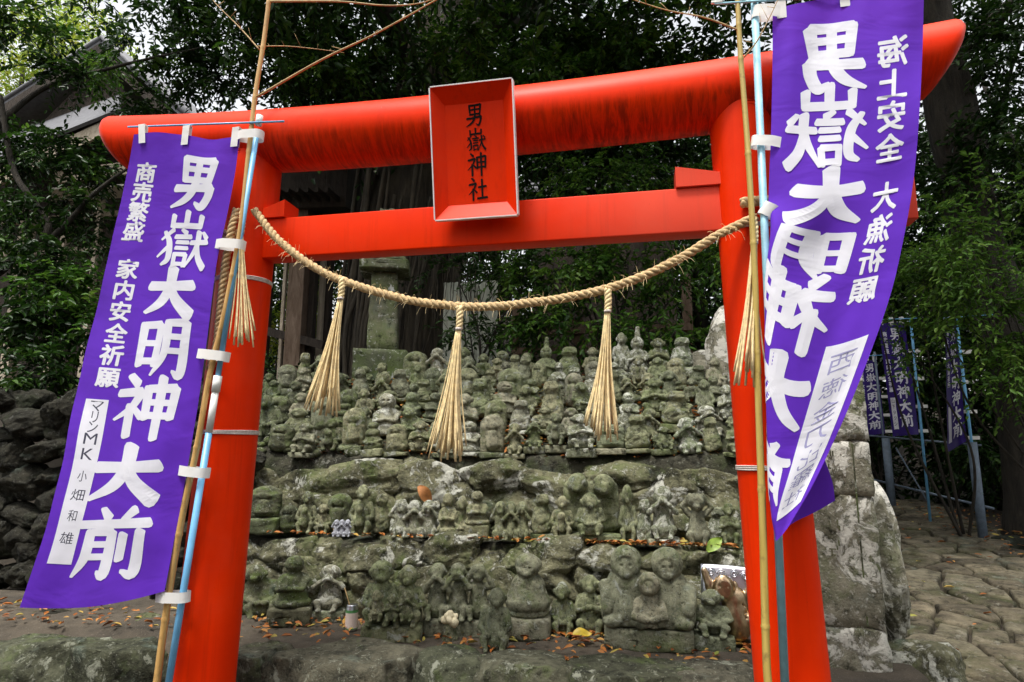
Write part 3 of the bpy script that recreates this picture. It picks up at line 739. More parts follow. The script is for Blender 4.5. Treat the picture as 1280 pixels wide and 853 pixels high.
def bamboo_pole(pts, Y, rb, rt, label, mat, nodes, twigs):
    P0 = at(*pts[0], Y)
    e = tag(empty('bamboo_pole', P0), label, 'bamboo pole', 'bamboo poles tied to the gate')
    P = spline([at(x, y, Y) for x, y in pts], 14); n = len(P); R_ = np.linspace(rb, rt, n)
    # swellings at the nodes
    d = np.r_[0, np.cumsum(np.linalg.norm(np.diff(P, axis=0), axis=1))]; t = np.linspace(0, d[-1], 420)
    P = np.stack([np.interp(t, d, P[:, k]) for k in range(3)], 1); R2 = np.interp(t, d, R_)
    px = np.array([RM @ (p-CAM) for p in P]); sy = 426.5-FPX*px[:, 1]/px[:, 2]
    for ny in nodes:
        q = np.argmin(abs(sy-ny)); R2 *= 1+.14*np.exp(-((t-t[q])/.006)**2)+.06*np.exp(-((t-t[q])/.03)**2)
    mb = MB(); mb.tube(P, R2, 14); child_build(mb, 'culm', mat, e)
    for tw, r0 in twigs:
        mb = MB(); Q = spline([at(x, y, Y+dy) for x, y, dy in tw], 10); mb.tube(Q, np.linspace(r0, r0*.35, len(Q)), 6)
        rs = np.random.RandomState(int(tw[0][0])); 
        for k in range(4, len(Q)-2, 5):
            dirn = rs.normal(size=3)*.5; dirn[2] = abs(dirn[2])+.4; dirn /= np.linalg.norm(dirn)
            mb.tube([Q[k], Q[k]+dirn*rs.uniform(.02, .11)], [r0*.4, r0*.2], 4)
        child_build(mb, 'twig', M['twig'], e)
bamboo_pole([(186, 930), (196, 853), (203, 800), (214, 725), (229, 640), (246, 560), (262, 470), (281, 390), (300, 290), (310, 200), (319, 120), (330, 50), (341, -40)], YL-.005, .0175, .0115,
  'long straw coloured bamboo pole leaning up the left red pillar', M['bamboo'], (775, 668, 560, 455, 345, 190, 122, 60, 5),
  [([(320, 122, 0), (400, 76, -.02), (470, 42, -.05), (545, 0, -.08), (560, -10, -.08)], .007), ([(336, 2, 0), (420, 2, -.02), (480, 7, -.03), (520, 5, -.05), (545, -2, -.06)], .006),
   ([(324, 62, 0), (300, 35, .02), (270, 5, .03), (262, -8, .03)], .0045), ([(322, 58, .0), (360, 58, .03), (400, 62, .05), (430, 66, .05)], .003)])
bamboo_pole([(970, 930), (960, 853), (957, 790), (953, 640), (950, 560), (947, 470), (943, 330), (935, 190), (929, 110), (925, 60), (920, -40)], YR-.012, .0165, .011,
  'yellow green bamboo pole tied up the right red pillar', M['bamboog'], (783, 612, 440, 305, 193, 74, 30),
  [([(924, 38, 0), (880, 22, -.02), (830, 12, -.04), (775, -6, -.05)], .0045), ([(930, 72, 0), (946, 52, -.03), (962, 22, -.05), (976, -8, -.06)], .004)])

# ------------------------------------------------------------------ banners
class Surf:
    """smooth sheet through a grid of control points [row][col]"""
    def __init__(s, C, us, vs): s.C = np.array(C, float); s.us = np.array(us, float); s.vs = np.array(vs, float)
    @staticmethod
    def w(k, x):
        n = len(k); x = np.atleast_1d(np.asarray(x, float)); i = np.clip(np.searchsorted(k, x, 'right')-1, 0, n-2)
        h = k[i+1]-k[i]; t = (x-k[i])/h; W = np.zeros((len(x), n)); a = np.arange(len(x))
        h00 = 2*t**3-3*t**2+1; h10 = t**3-2*t**2+t; h01 = -2*t**3+3*t**2; h11 = t**3-t**2
        W[a, i] += h00; W[a, i+1] += h01
        def tang(ii, c):
            lo = np.maximum(ii-1, 0); hi = np.minimum(ii+1, n-1); dk = k[hi]-k[lo]
            np.add.at(W, (a, hi), c/dk); np.add.at(W, (a, lo), -c/dk)
        tang(i, h10*h); tang(i+1, h11*h); return W
    def pos(s, u, v):
        P = np.einsum('ni,nj,ijk->nk', s.w(s.vs, v), s.w(s.us, u), s.C)
        return P
    def nrm(s, u, v):
        e = 1e-3; a = s.pos(np.clip(u+e, 0, 1), v)-s.pos(np.clip(u-e, 0, 1), v); b = s.pos(u, np.clip(v+e, 0, 1))-s.pos(u, np.clip(v-e, 0, 1))
        n = np.cross(a, b); return n/(np.linalg.norm(n, axis=1)[:, None]+1e-12)
class Wavy(Surf):
    amp = .006; seed = 0
    def pos(s, u, v):
        u = np.atleast_1d(u); v = np.atleast_1d(v); P = super().pos(u, v)
        q = np.stack([u*3.2, v*6.5+u*1.5, np.full_like(u, s.seed)], -1)
        P[:, 1] += s.amp*fbm(q, 2, s.seed)+s.amp*.35*np.sin(u*19+v*9+s.seed)*np.exp(-((v-.02)/.12)**2)
        return P
def banner(S, label, group, mats, design, loops_fn=None, nu=44, nv=150, side=1, loc=None):
    """S maps (u from the pole edge, v down) to space; writing on both faces"""
    e = tag(empty('banner', loc if loc is not None else S.pos([0.], [0.])[0]), label, 'banner', group)
    U, V = np.meshgrid(np.linspace(0, 1, nu), np.linspace(0, 1, nv)); P = S.pos(U.ravel(), V.ravel())
    i, j = np.meshgrid(np.arange(nv-1), np.arange(nu-1), indexing='ij'); a = (i*nu+j).ravel()
    F = np.stack([a, a+1, a+nu+1, a+nu], -1); mb = MB()
    def ch(name, me): o = obj(name, me); o.parent = e; o.matrix_parent_inverse = Matrix.Translation(e.location).inverted(); return o
    c = ch('cloth', mesh_np('cloth', P, F, mats[0]))
    def put(name, mat, items):
        Vs, Fs, n = [], [], 0
        for (g, uc, vc, wu, hv, rot) in items:
            V_, F_ = g; x = (V_[:, 0]-.5); y = (V_[:, 1]-.5)
            u = uc-x*wu; v = vc+y*hv+rot*x*wu
            u = np.clip(u, 0, 1); v = np.clip(v, 0, 1)
            p = S.pos(u, v); nn = S.nrm(u, v)
            for sg in (1, -1):
                Vs.append(p+nn*(sg*(.0014+.00009*V_[:, 2]))[:, None]); Fs += [[k+n for k in f] for f in F_]; n += len(p)
        return ch(name, mesh_np(name, np.concatenate(Vs), Fs, mat, False))
    design(put, S); 
    return e, ch
def grid_patch(nu=8, nv=24):
    U, V = np.meshgrid(np.linspace(0, 1, nu), np.linspace(0, 1, nv)); i, j = np.meshgrid(np.arange(nv-1), np.arange(nu-1), indexing='ij'); a = (i*nu+j).ravel()
    return np.c_[U.ravel(), V.ravel(), np.zeros(nu*nv)], [list(f) for f in np.stack([a, a+1, a+nu+1, a+nu], -1)]
def patch_z(z): V, F = grid_patch(); V = V.copy(); V[:, 2] = z; return V, F
def raised(g, z): V, F = g; V = V.copy(); V[:, 2] += z; return V, F

GRP = 'purple banners beside the gate'
# left banner: control rows (v) with pole edge x, free edge x
rows = [(0, (301, 172), (167, 168)), (.13, (288, 243), (152, 241)), (.27, (273, 323), (135, 322)), (.42, (262, 410), (114, 407)), (.57, (249, 497), (93, 498)), (.72, (234, 583), (77, 586)), (.87, (219, 668), (53, 676)), (1, (207, 739), (27, 759))]
C = []
for v, R0, L0 in rows:
    row = []
    for u in (0, .25, .5, .75, 1):
        x = R0[0]+(L0[0]-R0[0])*u; y = R0[1]+(L0[1]-R0[1])*u
        if v == 1: y += 9*math.sin(u*math.pi)
        if v == 0: y += 3*math.sin(u*2*math.pi)
        Y = YL-.01+.035*math.sin(u*5.2+v*4)*(.3+v*.7)-.03*u+.05*math.sin(v*5)*u
        row.append(at(x, y, Y))
    C.append(row)
S = Wavy(C, (0, .25, .5, .75, 1), [q[0] for q in rows]); S.seed = 2; S.amp = .010
WT = {'嶽': 1.02, '神': 1.14, '明': 1.14, '前': 1.14, '男': 1.22, '大': 1.3}
MAIN_L = [('男', .325, .105, .435, .122), ('嶽', .345, .232, .45, .125), ('大', .375, .345, .43, .108), ('明', .375, .462, .45, .125), ('神', .425, .590, .50, .135), ('大', .47, .735, .56, .128), ('前', .465, .880, .55, .140)]
def design_left(put, S):
    put('main_lettering', M['wcloth'], [(strokes_mesh(c, WT[c]), u, v, w, h, .02) for c, u, v, w, h in MAIN_L])
    it = []
    for k, c in enumerate('商売繁盛'): it.append((font_mesh(c, .034), .82, .085+.0425*k, .185, .041, .02))
    for k, c in enumerate('家内安全祈願'): it.append((font_mesh(c, .034), .80-.006*k, .295+.0465*k, .185, .041, .02))
    put('side_lettering', M['wcloth'], it)
    put('name_strip', M['wcloth'], [(patch_z(1), .82, .745, .185, .345, .02)])
    it = []
    vs = [.592, .615, .637, .662, .695, .742, .782, .826, .872]
    for k, c in enumerate('マリンMK小畑和雄'): it.append((raised(font_mesh(c, 0), 4), .815, vs[k]-.005, .105 if c in 'マMK畑雄' else .075, .024, .03))
    put('handwriting', M['ink'], it)
bl, chl = banner(S, 'purple cloth banner on the left, white lettering reading the right way round', GRP, (M['purple'],), design_left)
def strap(chf, name, a, b, width, r0, mat):
    """a tape loop: flat band from the cloth edge a round the pole beyond b; a, b points; width along z"""
    a = np.array(a); b = np.array(b); ax = (b-a); L = np.linalg.norm(ax); ax /= L; d = np.cross(ax, [0, 0, 1]); d /= np.linalg.norm(d); upv = np.cross(d, ax)
    pts = [a+d*.004, a+ax*L*.4+d*r0*.9, b+d*r0]+[b+d*r0*math.cos(t)+ax*r0*math.sin(t) for t in np.linspace(0, math.pi, 9)[1:-1]]+[b-d*r0, a+ax*L*.4-d*r0*.9, a-d*.004]
    V = []; F = []
    for p in pts: V += [p-upv*width/2, p+upv*width/2]
    for i in range(len(pts)-1): F.append((2*i, 2*i+1, 2*i+3, 2*i+2))
    chf(name, mesh_np(name, V, F, mat, True))
for (x0, y0, x1, y1) in ((295, 171, 322, 170), (270, 305, 299, 307), (247, 442, 279, 446), (224, 588, 254, 591), (195, 746, 229, 746)):
    strap(chl, 'loop', at(x0, y0, YL-.012), at(x1, y1, YL-.004), .05, .034, M['loop'])
def top_loop(chf, S, u, v=.012, hgt=.085, hw=.021, lean=0.):
    a = S.pos([u], [v])[0]+np.array([0, -.006, 0])
    V = [a+np.array([-hw, 0, -.028]), a+np.array([hw, 0, -.028]), a+np.array([hw+lean, -.004, hgt]), a+np.array([-hw+lean, -.004, hgt]), a+np.array([hw+lean, .022, hgt]), a+np.array([-hw+lean, .022, hgt]), a+np.array([hw, .018, -.028]), a+np.array([-hw, .018, -.028])]
    chf('loop', mesh_np('loop', V, [(0, 1, 2, 3), (3, 2, 4, 5), (5, 4, 6, 7)], M['loop'], False))
for u in (.04, .5, .90): top_loop(chl, S, u, lean=-.012 if u > .8 else .006)

# right banner, seen from its back: free edge to the right, lower pole edge folded back
us = (0, .13, .27, .45, .65, .83, 1)
def row(v, xs, ys, Ys): return [at(x, y, Y) for x, y, Y in zip(xs, ys, Ys)]
y0 = YR-.01
rowsR = [
 (0,   (966, 990, 1018, 1052, 1090, 1124, 1155), (10, 6, 1, -6, -12, -18, -24), (y0, y0-.012, y0-.0, y0+.0, y0-.02, y0-.03, y0-.04)),
 (.10, (966, 990, 1018, 1052, 1090, 1124, 1153), (75, 73, 70, 66, 62, 58, 54), (y0, y0-.02, y0-.0, y0-.01, y0-.03, y0-.03, y0-.02)),
 (.22, (964, 988, 1016, 1051, 1089, 1121, 1149), (160, 160, 159, 156, 151, 146, 141), (y0, y0-.02, y0-.02, y0-.02, y0-.03, y0-.05, y0-.06)),
 (.34, (961, 984, 1014, 1048, 1085, 1115, 1142), (238, 246, 248, 244, 236, 230, 224), (y0, y0-.02, y0-.04, y0-.03, y0-.03, y0-.03, y0-.05)),
 (.44, (962, 968, 990, 1030, 1072, 1102, 1130), (268, 290, 306, 312, 308, 302, 296), (y0, y0-.05, y0-.05, y0-.01, y0-.02, y0-.04, y0-.05)),
 (.55, (972, 957, 972, 1010, 1052, 1084, 1113), (330, 350, 375, 384, 382, 376, 368), (y0+.05, y0-.03, y0-.06, y0-.05, y0-.02, y0-.03, y0-.05)),
 (.68, (1000, 962, 958, 985, 1024, 1056, 1084), (440, 445, 462, 480, 478, 466, 452), (y0+.10, y0+.03, y0-.05, y0-.06, y0-.05, y0-.04, y0-.05)),
 (.82, (1020, 985, 960, 968, 994, 1022, 1048), (540, 545, 552, 576, 578, 562, 540), (y0+.10, y0+.07, y0-.03, y0-.07, y0-.07, y0-.06, y0-.06)),
 (.93, (1040, 1010, 970, 964, 974, 995, 1016), (600, 605, 620, 642, 640, 625, 606), (y0+.10, y0+.09, y0+.02, y0-.06, y0-.08, y0-.07, y0-.07)),
 (1,   (1044, 1020, 992, 972, 970, 978, 990), (626, 640, 654, 672, 676, 668, 652), (y0+.10, y0+.10, y0+.06, y0-.03, y0-.07, y0-.08, y0-.08))]
S = Wavy([row(*q) for q in rowsR], us, [q[0] for q in rowsR]); S.seed = 7; S.amp = .006
MAIN_R = [('男', .385, .105, .47, .115), ('嶽', .375, .222, .52, .135), ('大', .39, .345, .47, .105), ('明', .40, .452, .47, .095), ('神', .36, .56, .48, .135), ('大', .35, .70, .5, .125), ('前', .35, .85, .5, .12)]
def design_right(put, S):
    put('main_lettering', M['wcloth'], [(strokes_mesh(c, WT[c]*1.08), u, v, w*1.03, h*1.04, .0) for c, u, v, w, h in MAIN_R])
    it = []
    for k, c in enumerate('海上安全'): it.append((font_mesh(c, .03), .79, .108+.055*k, .20, .050, .0))
    for k, c in enumerate('大漁祈願'): it.append((font_mesh(c, .03), .79-.004*k, .360+.056*k, .19, .048, .0))
    put('side_lettering', M['wcloth'], it)
    put('name_strip', M['wcloth'], [(patch_z(1), .775, .785, .30, .33, .0)])
    put('handwriting', M['inkpale'], [(raised(font_mesh(c, 0), 4), .775, .655+.043*k, .19, .034, .0) for k, c in enumerate('西徳金刀比羅社')])
br, chr_ = banner(S, 'purple cloth banner on the right, seen from behind with mirrored white lettering', GRP, (M['purple'],), design_right, nu=70, nv=190)
for (x0, y0_, x1, y1_, w) in ((976, 15, 947, 17, .06), (978, 179, 946, 178, .05), (972, 268, 958, 262, .06), (966, 428, 965, 428, .05), (968, 560, 970, 558, .05)):
    strap(chr_, 'loop', at(x0, y0_, YR-.015), at(x1, y1_, YR-.0), w, .026, M['loop'])
for u in (.06, .47): top_loop(chr_, S, u)
# ---CHUNK2 END
# ------------------------------------------------------------------ carved stone figures (signed distance fields -> surface nets)
def surface_net(D, lo, h):
    nx, ny, nz = D.shape; ins = D < 0
    acc = np.zeros((nx-1, ny-1, nz-1, 3)); cnt = np.zeros((nx-1, ny-1, nz-1))
    cs = [(a, b, c) for a in (0, 1) for b in (0, 1) for c in (0, 1)]
    sl_ = lambda o: (slice(o[0], nx-1+o[0]), slice(o[1], ny-1+o[1]), slice(o[2], nz-1+o[2]))
    for p in cs:
        for ax in range(3):
            if p[ax] == 1: continue
            q = list(p); q[ax] = 1; a, b = D[sl_(p)], D[sl_(q)]; x = (a < 0) != (b < 0)
            t = np.where(x, a/np.where(x, a-b, 1), 0)
            for k in range(3): acc[..., k] += np.where(x, p[k]+(t if k == ax else 0), 0)
            cnt += x
    act = cnt > 0; idx = -np.ones(act.shape, int); idx[act] = np.arange(act.sum())
    ijk = np.argwhere(act); V = (ijk+acc[act]/cnt[act][:, None])*h+lo; F = []
    for ax in range(3):
        s0 = [slice(1, -1)]*3; s1 = [slice(1, -1)]*3; s0[ax] = slice(0, D.shape[ax]-1); s1[ax] = slice(1, D.shape[ax])
        a, b = ins[tuple(s0)], ins[tuple(s1)]; E = np.argwhere(a != b)
        if not len(E): continue
        fl = a[tuple(E.T)]
        off = np.ones(3, int); off[ax] = 0; base = E+off; u, v = (ax+1) % 3, (ax+2) % 3
        def g(du, dv):
            c = base.copy(); c[:, u] -= du; c[:, v] -= dv; return idx[tuple(c.T)]
        q = np.stack([g(1, 1), g(0, 1), g(0, 0), g(1, 0)], 1); q[~fl] = q[~fl][:, ::-1]; F.append(q)
    return V, np.concatenate(F)
class SDF:
    def __init__(s, lo, hi, h):
        s.lo = np.array(lo, float); s.h = h; n = np.ceil((np.array(hi)-s.lo)/h).astype(int)+1
        g = [s.lo[k]+np.arange(n[k])*h for k in range(3)]; s.P = np.stack(np.meshgrid(*g, indexing='ij'), -1); s.d = np.full(s.P.shape[:3], 9.)
    def ell(s, c, r):
        r = np.array(r, float); q = (s.P-np.array(c))/r; k0 = np.linalg.norm(q, axis=-1); k1 = np.linalg.norm(q/r, axis=-1)
        return k0*(k0-1)/(k1+1e-9)
    def cap(s, a, b, ra, rb):
        a = np.array(a, float); b = np.array(b, float); ab = b-a; t = np.clip(((s.P-a)@ab)/(ab@ab+1e-12), 0, 1)
        return np.linalg.norm(s.P-a-t[..., None]*ab, axis=-1)-(ra+(rb-ra)*t)
    def box(s, c, hv, r=.02):
        q = np.abs(s.P-np.array(c))-(np.array(hv)-r); return np.linalg.norm(np.maximum(q, 0), axis=-1)+np.minimum(q.max(-1), 0)-r
    def add(s, d, k=.03):
        h = np.clip(.5+.5*(s.d-d)/k, 0, 1); s.d = s.d*(1-h)+d*h-k*h*(1-h)
    def sub(s, d, k=.02):
        d = -d; h = np.clip(.5-.5*(s.d-d)/k, 0, 1); s.d = s.d*(1-h)+d*h+k*h*(1-h)
    def mesh(s, name, mat, erode=.012, seed=0, drop=0):
        n = fbm(s.P*6, 3, seed)*erode+fbm(s.P*17, 2, seed+4)*erode*.35; D = s.d+n
        D[0] = D[-1] = 9; D[:, 0] = D[:, -1] = 9; D[:, :, 0] = D[:, :, -1] = 9
        V, F = surface_net(D, s.lo, s.h)
        # a carved piece is one block: keep only its largest connected piece
        par = np.arange(len(V))
        for _ in range(60):
            m = par[F].min(1); old = par.copy(); np.minimum.at(par, F.ravel(), np.repeat(m, 4)); par = par[par]
            if (par == old).all(): break
        vals, cn = np.unique(par, return_counts=True); keep = par == vals[cn.argmax()]
        if not keep.all():
            mp = -np.ones(len(V), int); mp[keep] = np.arange(keep.sum()); F = mp[F[keep[F[:, 0]]]]; V = V[keep]
        V[:, 2] -= V[:, 2].min()-0
        return mesh_np(name, V, F, mat)
def monkey(s, o=(0, 0, 0), k=1., pose='knees', hood=.6, face=1, head=(0, -.03, .80), hr=.165, fat=1., legs=1, lean=0, eyes=1):
    """a seated monkey, 1 unit tall, facing -Y; pose says where the hands are"""
    o = np.array(o, float); X = lambda p: o+np.array(p, float)*k
    hx, hy, hz = head
    s.add(s.cap(X((0, .03, .17)), X((lean*.5, .02, .53)), .25*fat*k, .175*fat*k), .05*k)
    s.add(s.ell(X((hx, hy+.02, hz)), np.array((hr, hr*.98, hr*1.08))*k), .025*k)
    if hood:                                        # fur brow standing proud round a sunk heart-shaped face
        s.add(s.ell(X((hx, hy+.02, hz+.03)), np.array((hr*1.12, hr*1.02, hr*1.05))*k), .02*k)
        s.sub(s.ell(X((hx, hy-hr*1.05, hz-.03)), np.array((hr*.72, hr*.42, hr*.80))*k), .02*k)
        s.add(s.ell(X((hx, hy-hr*.60, hz-.045)), np.array((hr*.60, hr*.34, hr*.70))*k), .012*k)
    if face:
        s.add(s.ell(X((hx, hy-hr*.88, hz-hr*.42)), np.array((hr*.42, hr*.26, hr*.34))*k), .02*k)
        s.sub(s.box(X((hx, hy-hr*1.16, hz-hr*.50)), np.array((hr*.30, hr*.08, hr*.035))*k, .002), .012*k)
        if eyes:
            for q in (-1, 1): s.sub(s.ell(X((hx+q*hr*.30, hy-hr*1.0, hz+hr*.08)), np.array((hr*.17, hr*.16, hr*.11))*k), .012*k)
    for q in (-1, 1): s.add(s.ell(X((hx+q*hr*1.08, hy+.03, hz)), np.array((.04, .035, .06))*k), .02*k)
    H = {'knees': ((.27, -.10, .36), (.13, -.25, .26)), 'eyes': ((.27, -.15, .56), (hr*.36, hy-hr*1.02, hz+.015)), 'mouth': ((.28, -.14, .50), (.045, hy-hr*1.08, hz-hr*.5)),
         'ears': ((.31, -.05, .58), (hr*1.06, hy-.01, hz)), 'head': ((.32, 0, .70), (hr*.78, hy-.02, hz+hr*.85)), 'pray': ((.25, -.12, .38), (.025, -.25, .46)), 'lap': ((.28, -.06, .34), (.05, -.26, .26)), 'none': None}[pose]
    if H:
        (ex, ey, ez), (wx, wy, wz) = H
        for q in (-1, 1):
            sh = X((q*.185*fat+lean*.4, 0, .56)); el = X((q*ex*fat**.5, ey, ez)); ha = X((hx*(pose in ('eyes', 'mouth', 'ears', 'head'))+q*wx, wy, wz))
            s.add(s.cap(sh, el, .072*k, .056*k), .014*k); s.add(s.cap(el, ha, .056*k, .044*k), .012*k); s.add(s.ell(ha, np.array((.055, .05, .055))*k), .012*k)
    if legs:
        for q in (-1, 1):
            s.add(s.cap(X((q*.15, .02, .12)), X((q*.19*fat, -.24, .20)), .105*k, .075*k), .018*k)
            s.add(s.cap(X((q*.19*fat, -.24, .20)), X((q*.14*fat, -.27, .04)), .07*k, .05*k), .016*k); s.add(s.ell(X((q*.14*fat, -.31, .035)), np.array((.055, .08, .04))*k), .015*k)
def jizo(s, o=(0, 0, 0), k=1., hat=0, hands=1, hr=.15, cloak=1, w=1.):
    o = np.array(o, float); X = lambda p: o+np.array(p, float)*k
    s.add(s.cap(X((0, .02, .16)), X((0, .02, .50)), .23*w*k, .16*w*k), .05*k)
    s.add(s.cap(X((-.14*w, .02, .54)), X((.14*w, .02, .54)), .075*k, .075*k), .05*k)
    s.add(s.ell(X((0, -.01, .80)), np.array((hr, hr, hr*1.15))*k), .03*k)
    s.add(s.ell(X((0, -.14, .77)), np.array((.025, .03, .04))*k), .02*k)
    for q in (-1, 1):
        s.sub(s.ell(X((q*.055, -.155, .81)), np.array((.04, .03, .014))*k), .012*k)
        if hands:
            s.add(s.cap(X((q*.19*w, -.02, .50)), X((q*.17*w, -.17, .34)), .06*k, .05*k), .015*k); s.add(s.cap(X((q*.17*w, -.17, .34)), X((q*.02, -.23, .38)), .05*k, .04*k), .015*k)
    if cloak:
        for zz in (.15, .24): s.sub(s.cap(X((-.24, -.21, zz+.06)), X((0, -.27, zz)), .014*k, .014*k), .015*k); s.sub(s.cap(X((.24, -.21, zz+.06)), X((0, -.27, zz)), .014*k, .014*k), .015*k)
        for q in (-1, 1): s.add(s.cap(X((q*.2, -.05, .08)), X((q*.06, -.22, .07)), .09*k, .075*k), .02*k)
    if hat: s.add(s.cap(X((0, .0, .90)), X((.02, .01, 1.22)), .085*k, .055*k), .02*k)
LOB, HIB = (-.46, -.48, -.06), (.46, .44, 1.12)
def make(name, fn, mat='statue', h=.021, erode=.013, seed=0, lo=LOB, hi=HIB):
    s = SDF(lo, hi, h); fn(s); s.sub(s.box((0, 0, -.3), (3, 3, .3), .001), .005); return s.mesh(name, M[mat], erode, seed)
KIND = {}
def k_slab(s):
    s.add(s.box((0, .08, .36), (.27, .13, .42), .1)); s.add(s.ell((0, .08, .74), (.25, .13, .22)), .05); s.add(s.ell((0, -.05, .66), (.11, .08, .12)), .02); s.add(s.cap((0, -.04, .2), (0, -.05, .46), .16, .11), .02)
def k_arch(s):
    s.add(s.cap((0, .04, .18), (0, .04, .62), .27, .24), .03); s.sub(s.ell((0, -.30, .55), (.17, .2, .24)), .03); s.add(s.ell((0, -.14, .66), (.10, .08, .11)), .02); s.add(s.cap((0, -.12, .2), (0, -.14, .46), .14, .12), .02)
def k_child(s):
    monkey(s, pose='lap', hood=0, hr=.15, face=1); s.add(s.ell((0, -.28, .50), (.10, .09, .11)), .015); s.add(s.cap((0, -.25, .25), (0, -.26, .40), .12, .09), .02)
def k_stack(s):
    s.add(s.cap((0, .02, .14), (0, .02, .34), .24, .2), .04); s.add(s.ell((0, -.02, .58), (.19, .18, .17)), .02); s.add(s.ell((.03, -.01, .84), (.14, .14, .13)), .02); s.add(s.cap((-.2, -.05, .3), (-.05, -.2, .2), .07, .06), .02); s.add(s.cap((.2, -.05, .3), (.05, -.2, .2), .07, .06), .02)
def k_trio(s):
    for q, po in ((-1, 'ears'), (0, 'mouth'), (1, 'eyes')): monkey(s, (q*.36, 0, .0), .92, po, hood=.6, hr=.17)
    s.add(s.box((0, .14, .3), (.55, .13, .32), .08), .04)
KIND['knees'] = [make('monkey_figure', lambda s: monkey(s), seed=1), make('monkey_figure', lambda s: monkey(s, hood=0, head=(.03, -.05, .79), fat=1.08, hr=.155), seed=2)]
KIND['eyes'] = [make('monkey_figure', lambda s: monkey(s, pose='eyes', hood=0, face=0), seed=3)]
KIND['mouth'] = [make('monkey_figure', lambda s: monkey(s, pose='mouth', hood=.6), seed=4)]
KIND['ears'] = [make('monkey_figure', lambda s: monkey(s, pose='ears', hood=.6, fat=.95), seed=5)]
KIND['head'] = [make('monkey_figure', lambda s: monkey(s, pose='head', hood=.6, head=(0, -.06, .78), fat=.9), seed=6)]
KIND['lap'] = [make('monkey_figure', lambda s: monkey(s, pose='lap', hood=0, head=(-.02, -.06, .80), hr=.17, fat=.95), seed=7)]
KIND['pray'] = [make('monkey_figure', lambda s: monkey(s, pose='pray', hood=0, hr=.15), seed=8)]
KIND['jizo'] = [make('carved_figure', lambda s: jizo(s), seed=9), make('carved_figure', lambda s: jizo(s, w=1.15, hr=.17), seed=10)]
KIND['hat'] = [make('carved_figure', lambda s: jizo(s, hat=1, hr=.16, w=1.1), seed=11, hi=(.46, .44, 1.36))]
KIND['slab'] = [make('carved_figure', k_slab, seed=12)]
KIND['arch'] = [make('carved_figure', k_arch, seed=13)]
KIND['child'] = [make('monkey_figure', k_child, seed=14)]
KIND['stack'] = [make('carved_figure', k_stack, seed=15, erode=.02)]
KIND['trio'] = [make('monkey_figures', k_trio, seed=16, lo=(-.75, -.48, -.06), hi=(.75, .44, 1.05))]
KIND['stump'] = [make('carved_figure', lambda s: (s.add(s.cap((0, 0, .15), (0, .02, .55), .25, .19), .05), s.add(s.ell((.02, -.05, .80), (.18, .17, .17)), .02)), seed=17, erode=.03)]
def k_cape(s):
    s.add(s.cap((0, .03, .24), (0, .03, .46), .33, .25), .05); s.sub(s.box((0, 0, .0), (.6, .6, .10), .01), .02); s.add(s.ell((0, .02, .06), (.30, .28, .12)), .015)
    s.add(s.ell((0, -.04, .80), (.18, .17, .19)), .02); s.add(s.ell((0, -.02, .83), (.20, .17, .18)), .02); s.sub(s.ell((0, -.24, .77), (.13, .10, .135)), .02); s.add(s.ell((0, -.14, .765), (.11, .075, .12)), .012); s.add(s.ell((0, -.2, .70), (.06, .05, .05)), .02)
    for q in (-1, 1): s.sub(s.ell((q*.045, -.205, .80), (.028, .03, .018)), .01)
KIND['cape'] = [make('monkey_figure', k_cape, seed=21, h=.018)]
KIND['crouch'] = [make('monkey_figure', lambda s: monkey(s, pose='lap', hood=0, head=(-.12, -.12, .76), hr=.16, lean=-.15, fat=1.1), seed=18)]
WORD = {'cape': 'hooded monkey in a cape', 'knees': 'monkey with hands on its knees', 'eyes': 'monkey covering its eyes', 'mouth': 'monkey covering its mouth', 'ears': 'monkey covering its ears', 'head': 'monkey with hands on its head', 'lap': 'monkey with folded hands',
        'pray': 'monkey with hands together', 'jizo': 'robed figure with bald head', 'hat': 'robed figure in tall pointed hat', 'slab': 'figure carved on an upright slab', 'arch': 'figure in an arched niche', 'child': 'monkey holding a young one', 'stack': 'figure of three worn round lumps', 'trio': 'trio of monkeys side by side', 'stump': 'worn armless figure with big head', 'crouch': 'monkey leaning to one side'}
PL = MB(); PL.box((0, 0, .5), (.5, .5, .5), bev=.06)
_pv, _pf = np.concatenate(PL.V), PL.F
def plinth_mesh(w, d, h_, seed, mat):
    V, F = ico(4); c = np.sign(V)*np.minimum(np.abs(V)/np.max(np.abs(V), axis=1)[:, None], 1); V = V/np.max(np.abs(V), axis=1)[:, None]
    V = V*.92+.08*V/np.linalg.norm(V, axis=1)[:, None]*1.2
    V = V*np.array([w/2, d/2, h_/2]); V += (fbm(V*14, 3, seed)*.006)[:, None]*np.sign(V); V[:, 2] += h_/2
    return mesh_np('plinth', V, F, mat)
def clone(me, mat):
    key = me.name+mat
    if key not in _cl:
        m2 = me.copy(); m2.materials.clear(); m2.materials.append(M[mat]); _cl[key] = m2
    return _cl[key]
_cl = {}
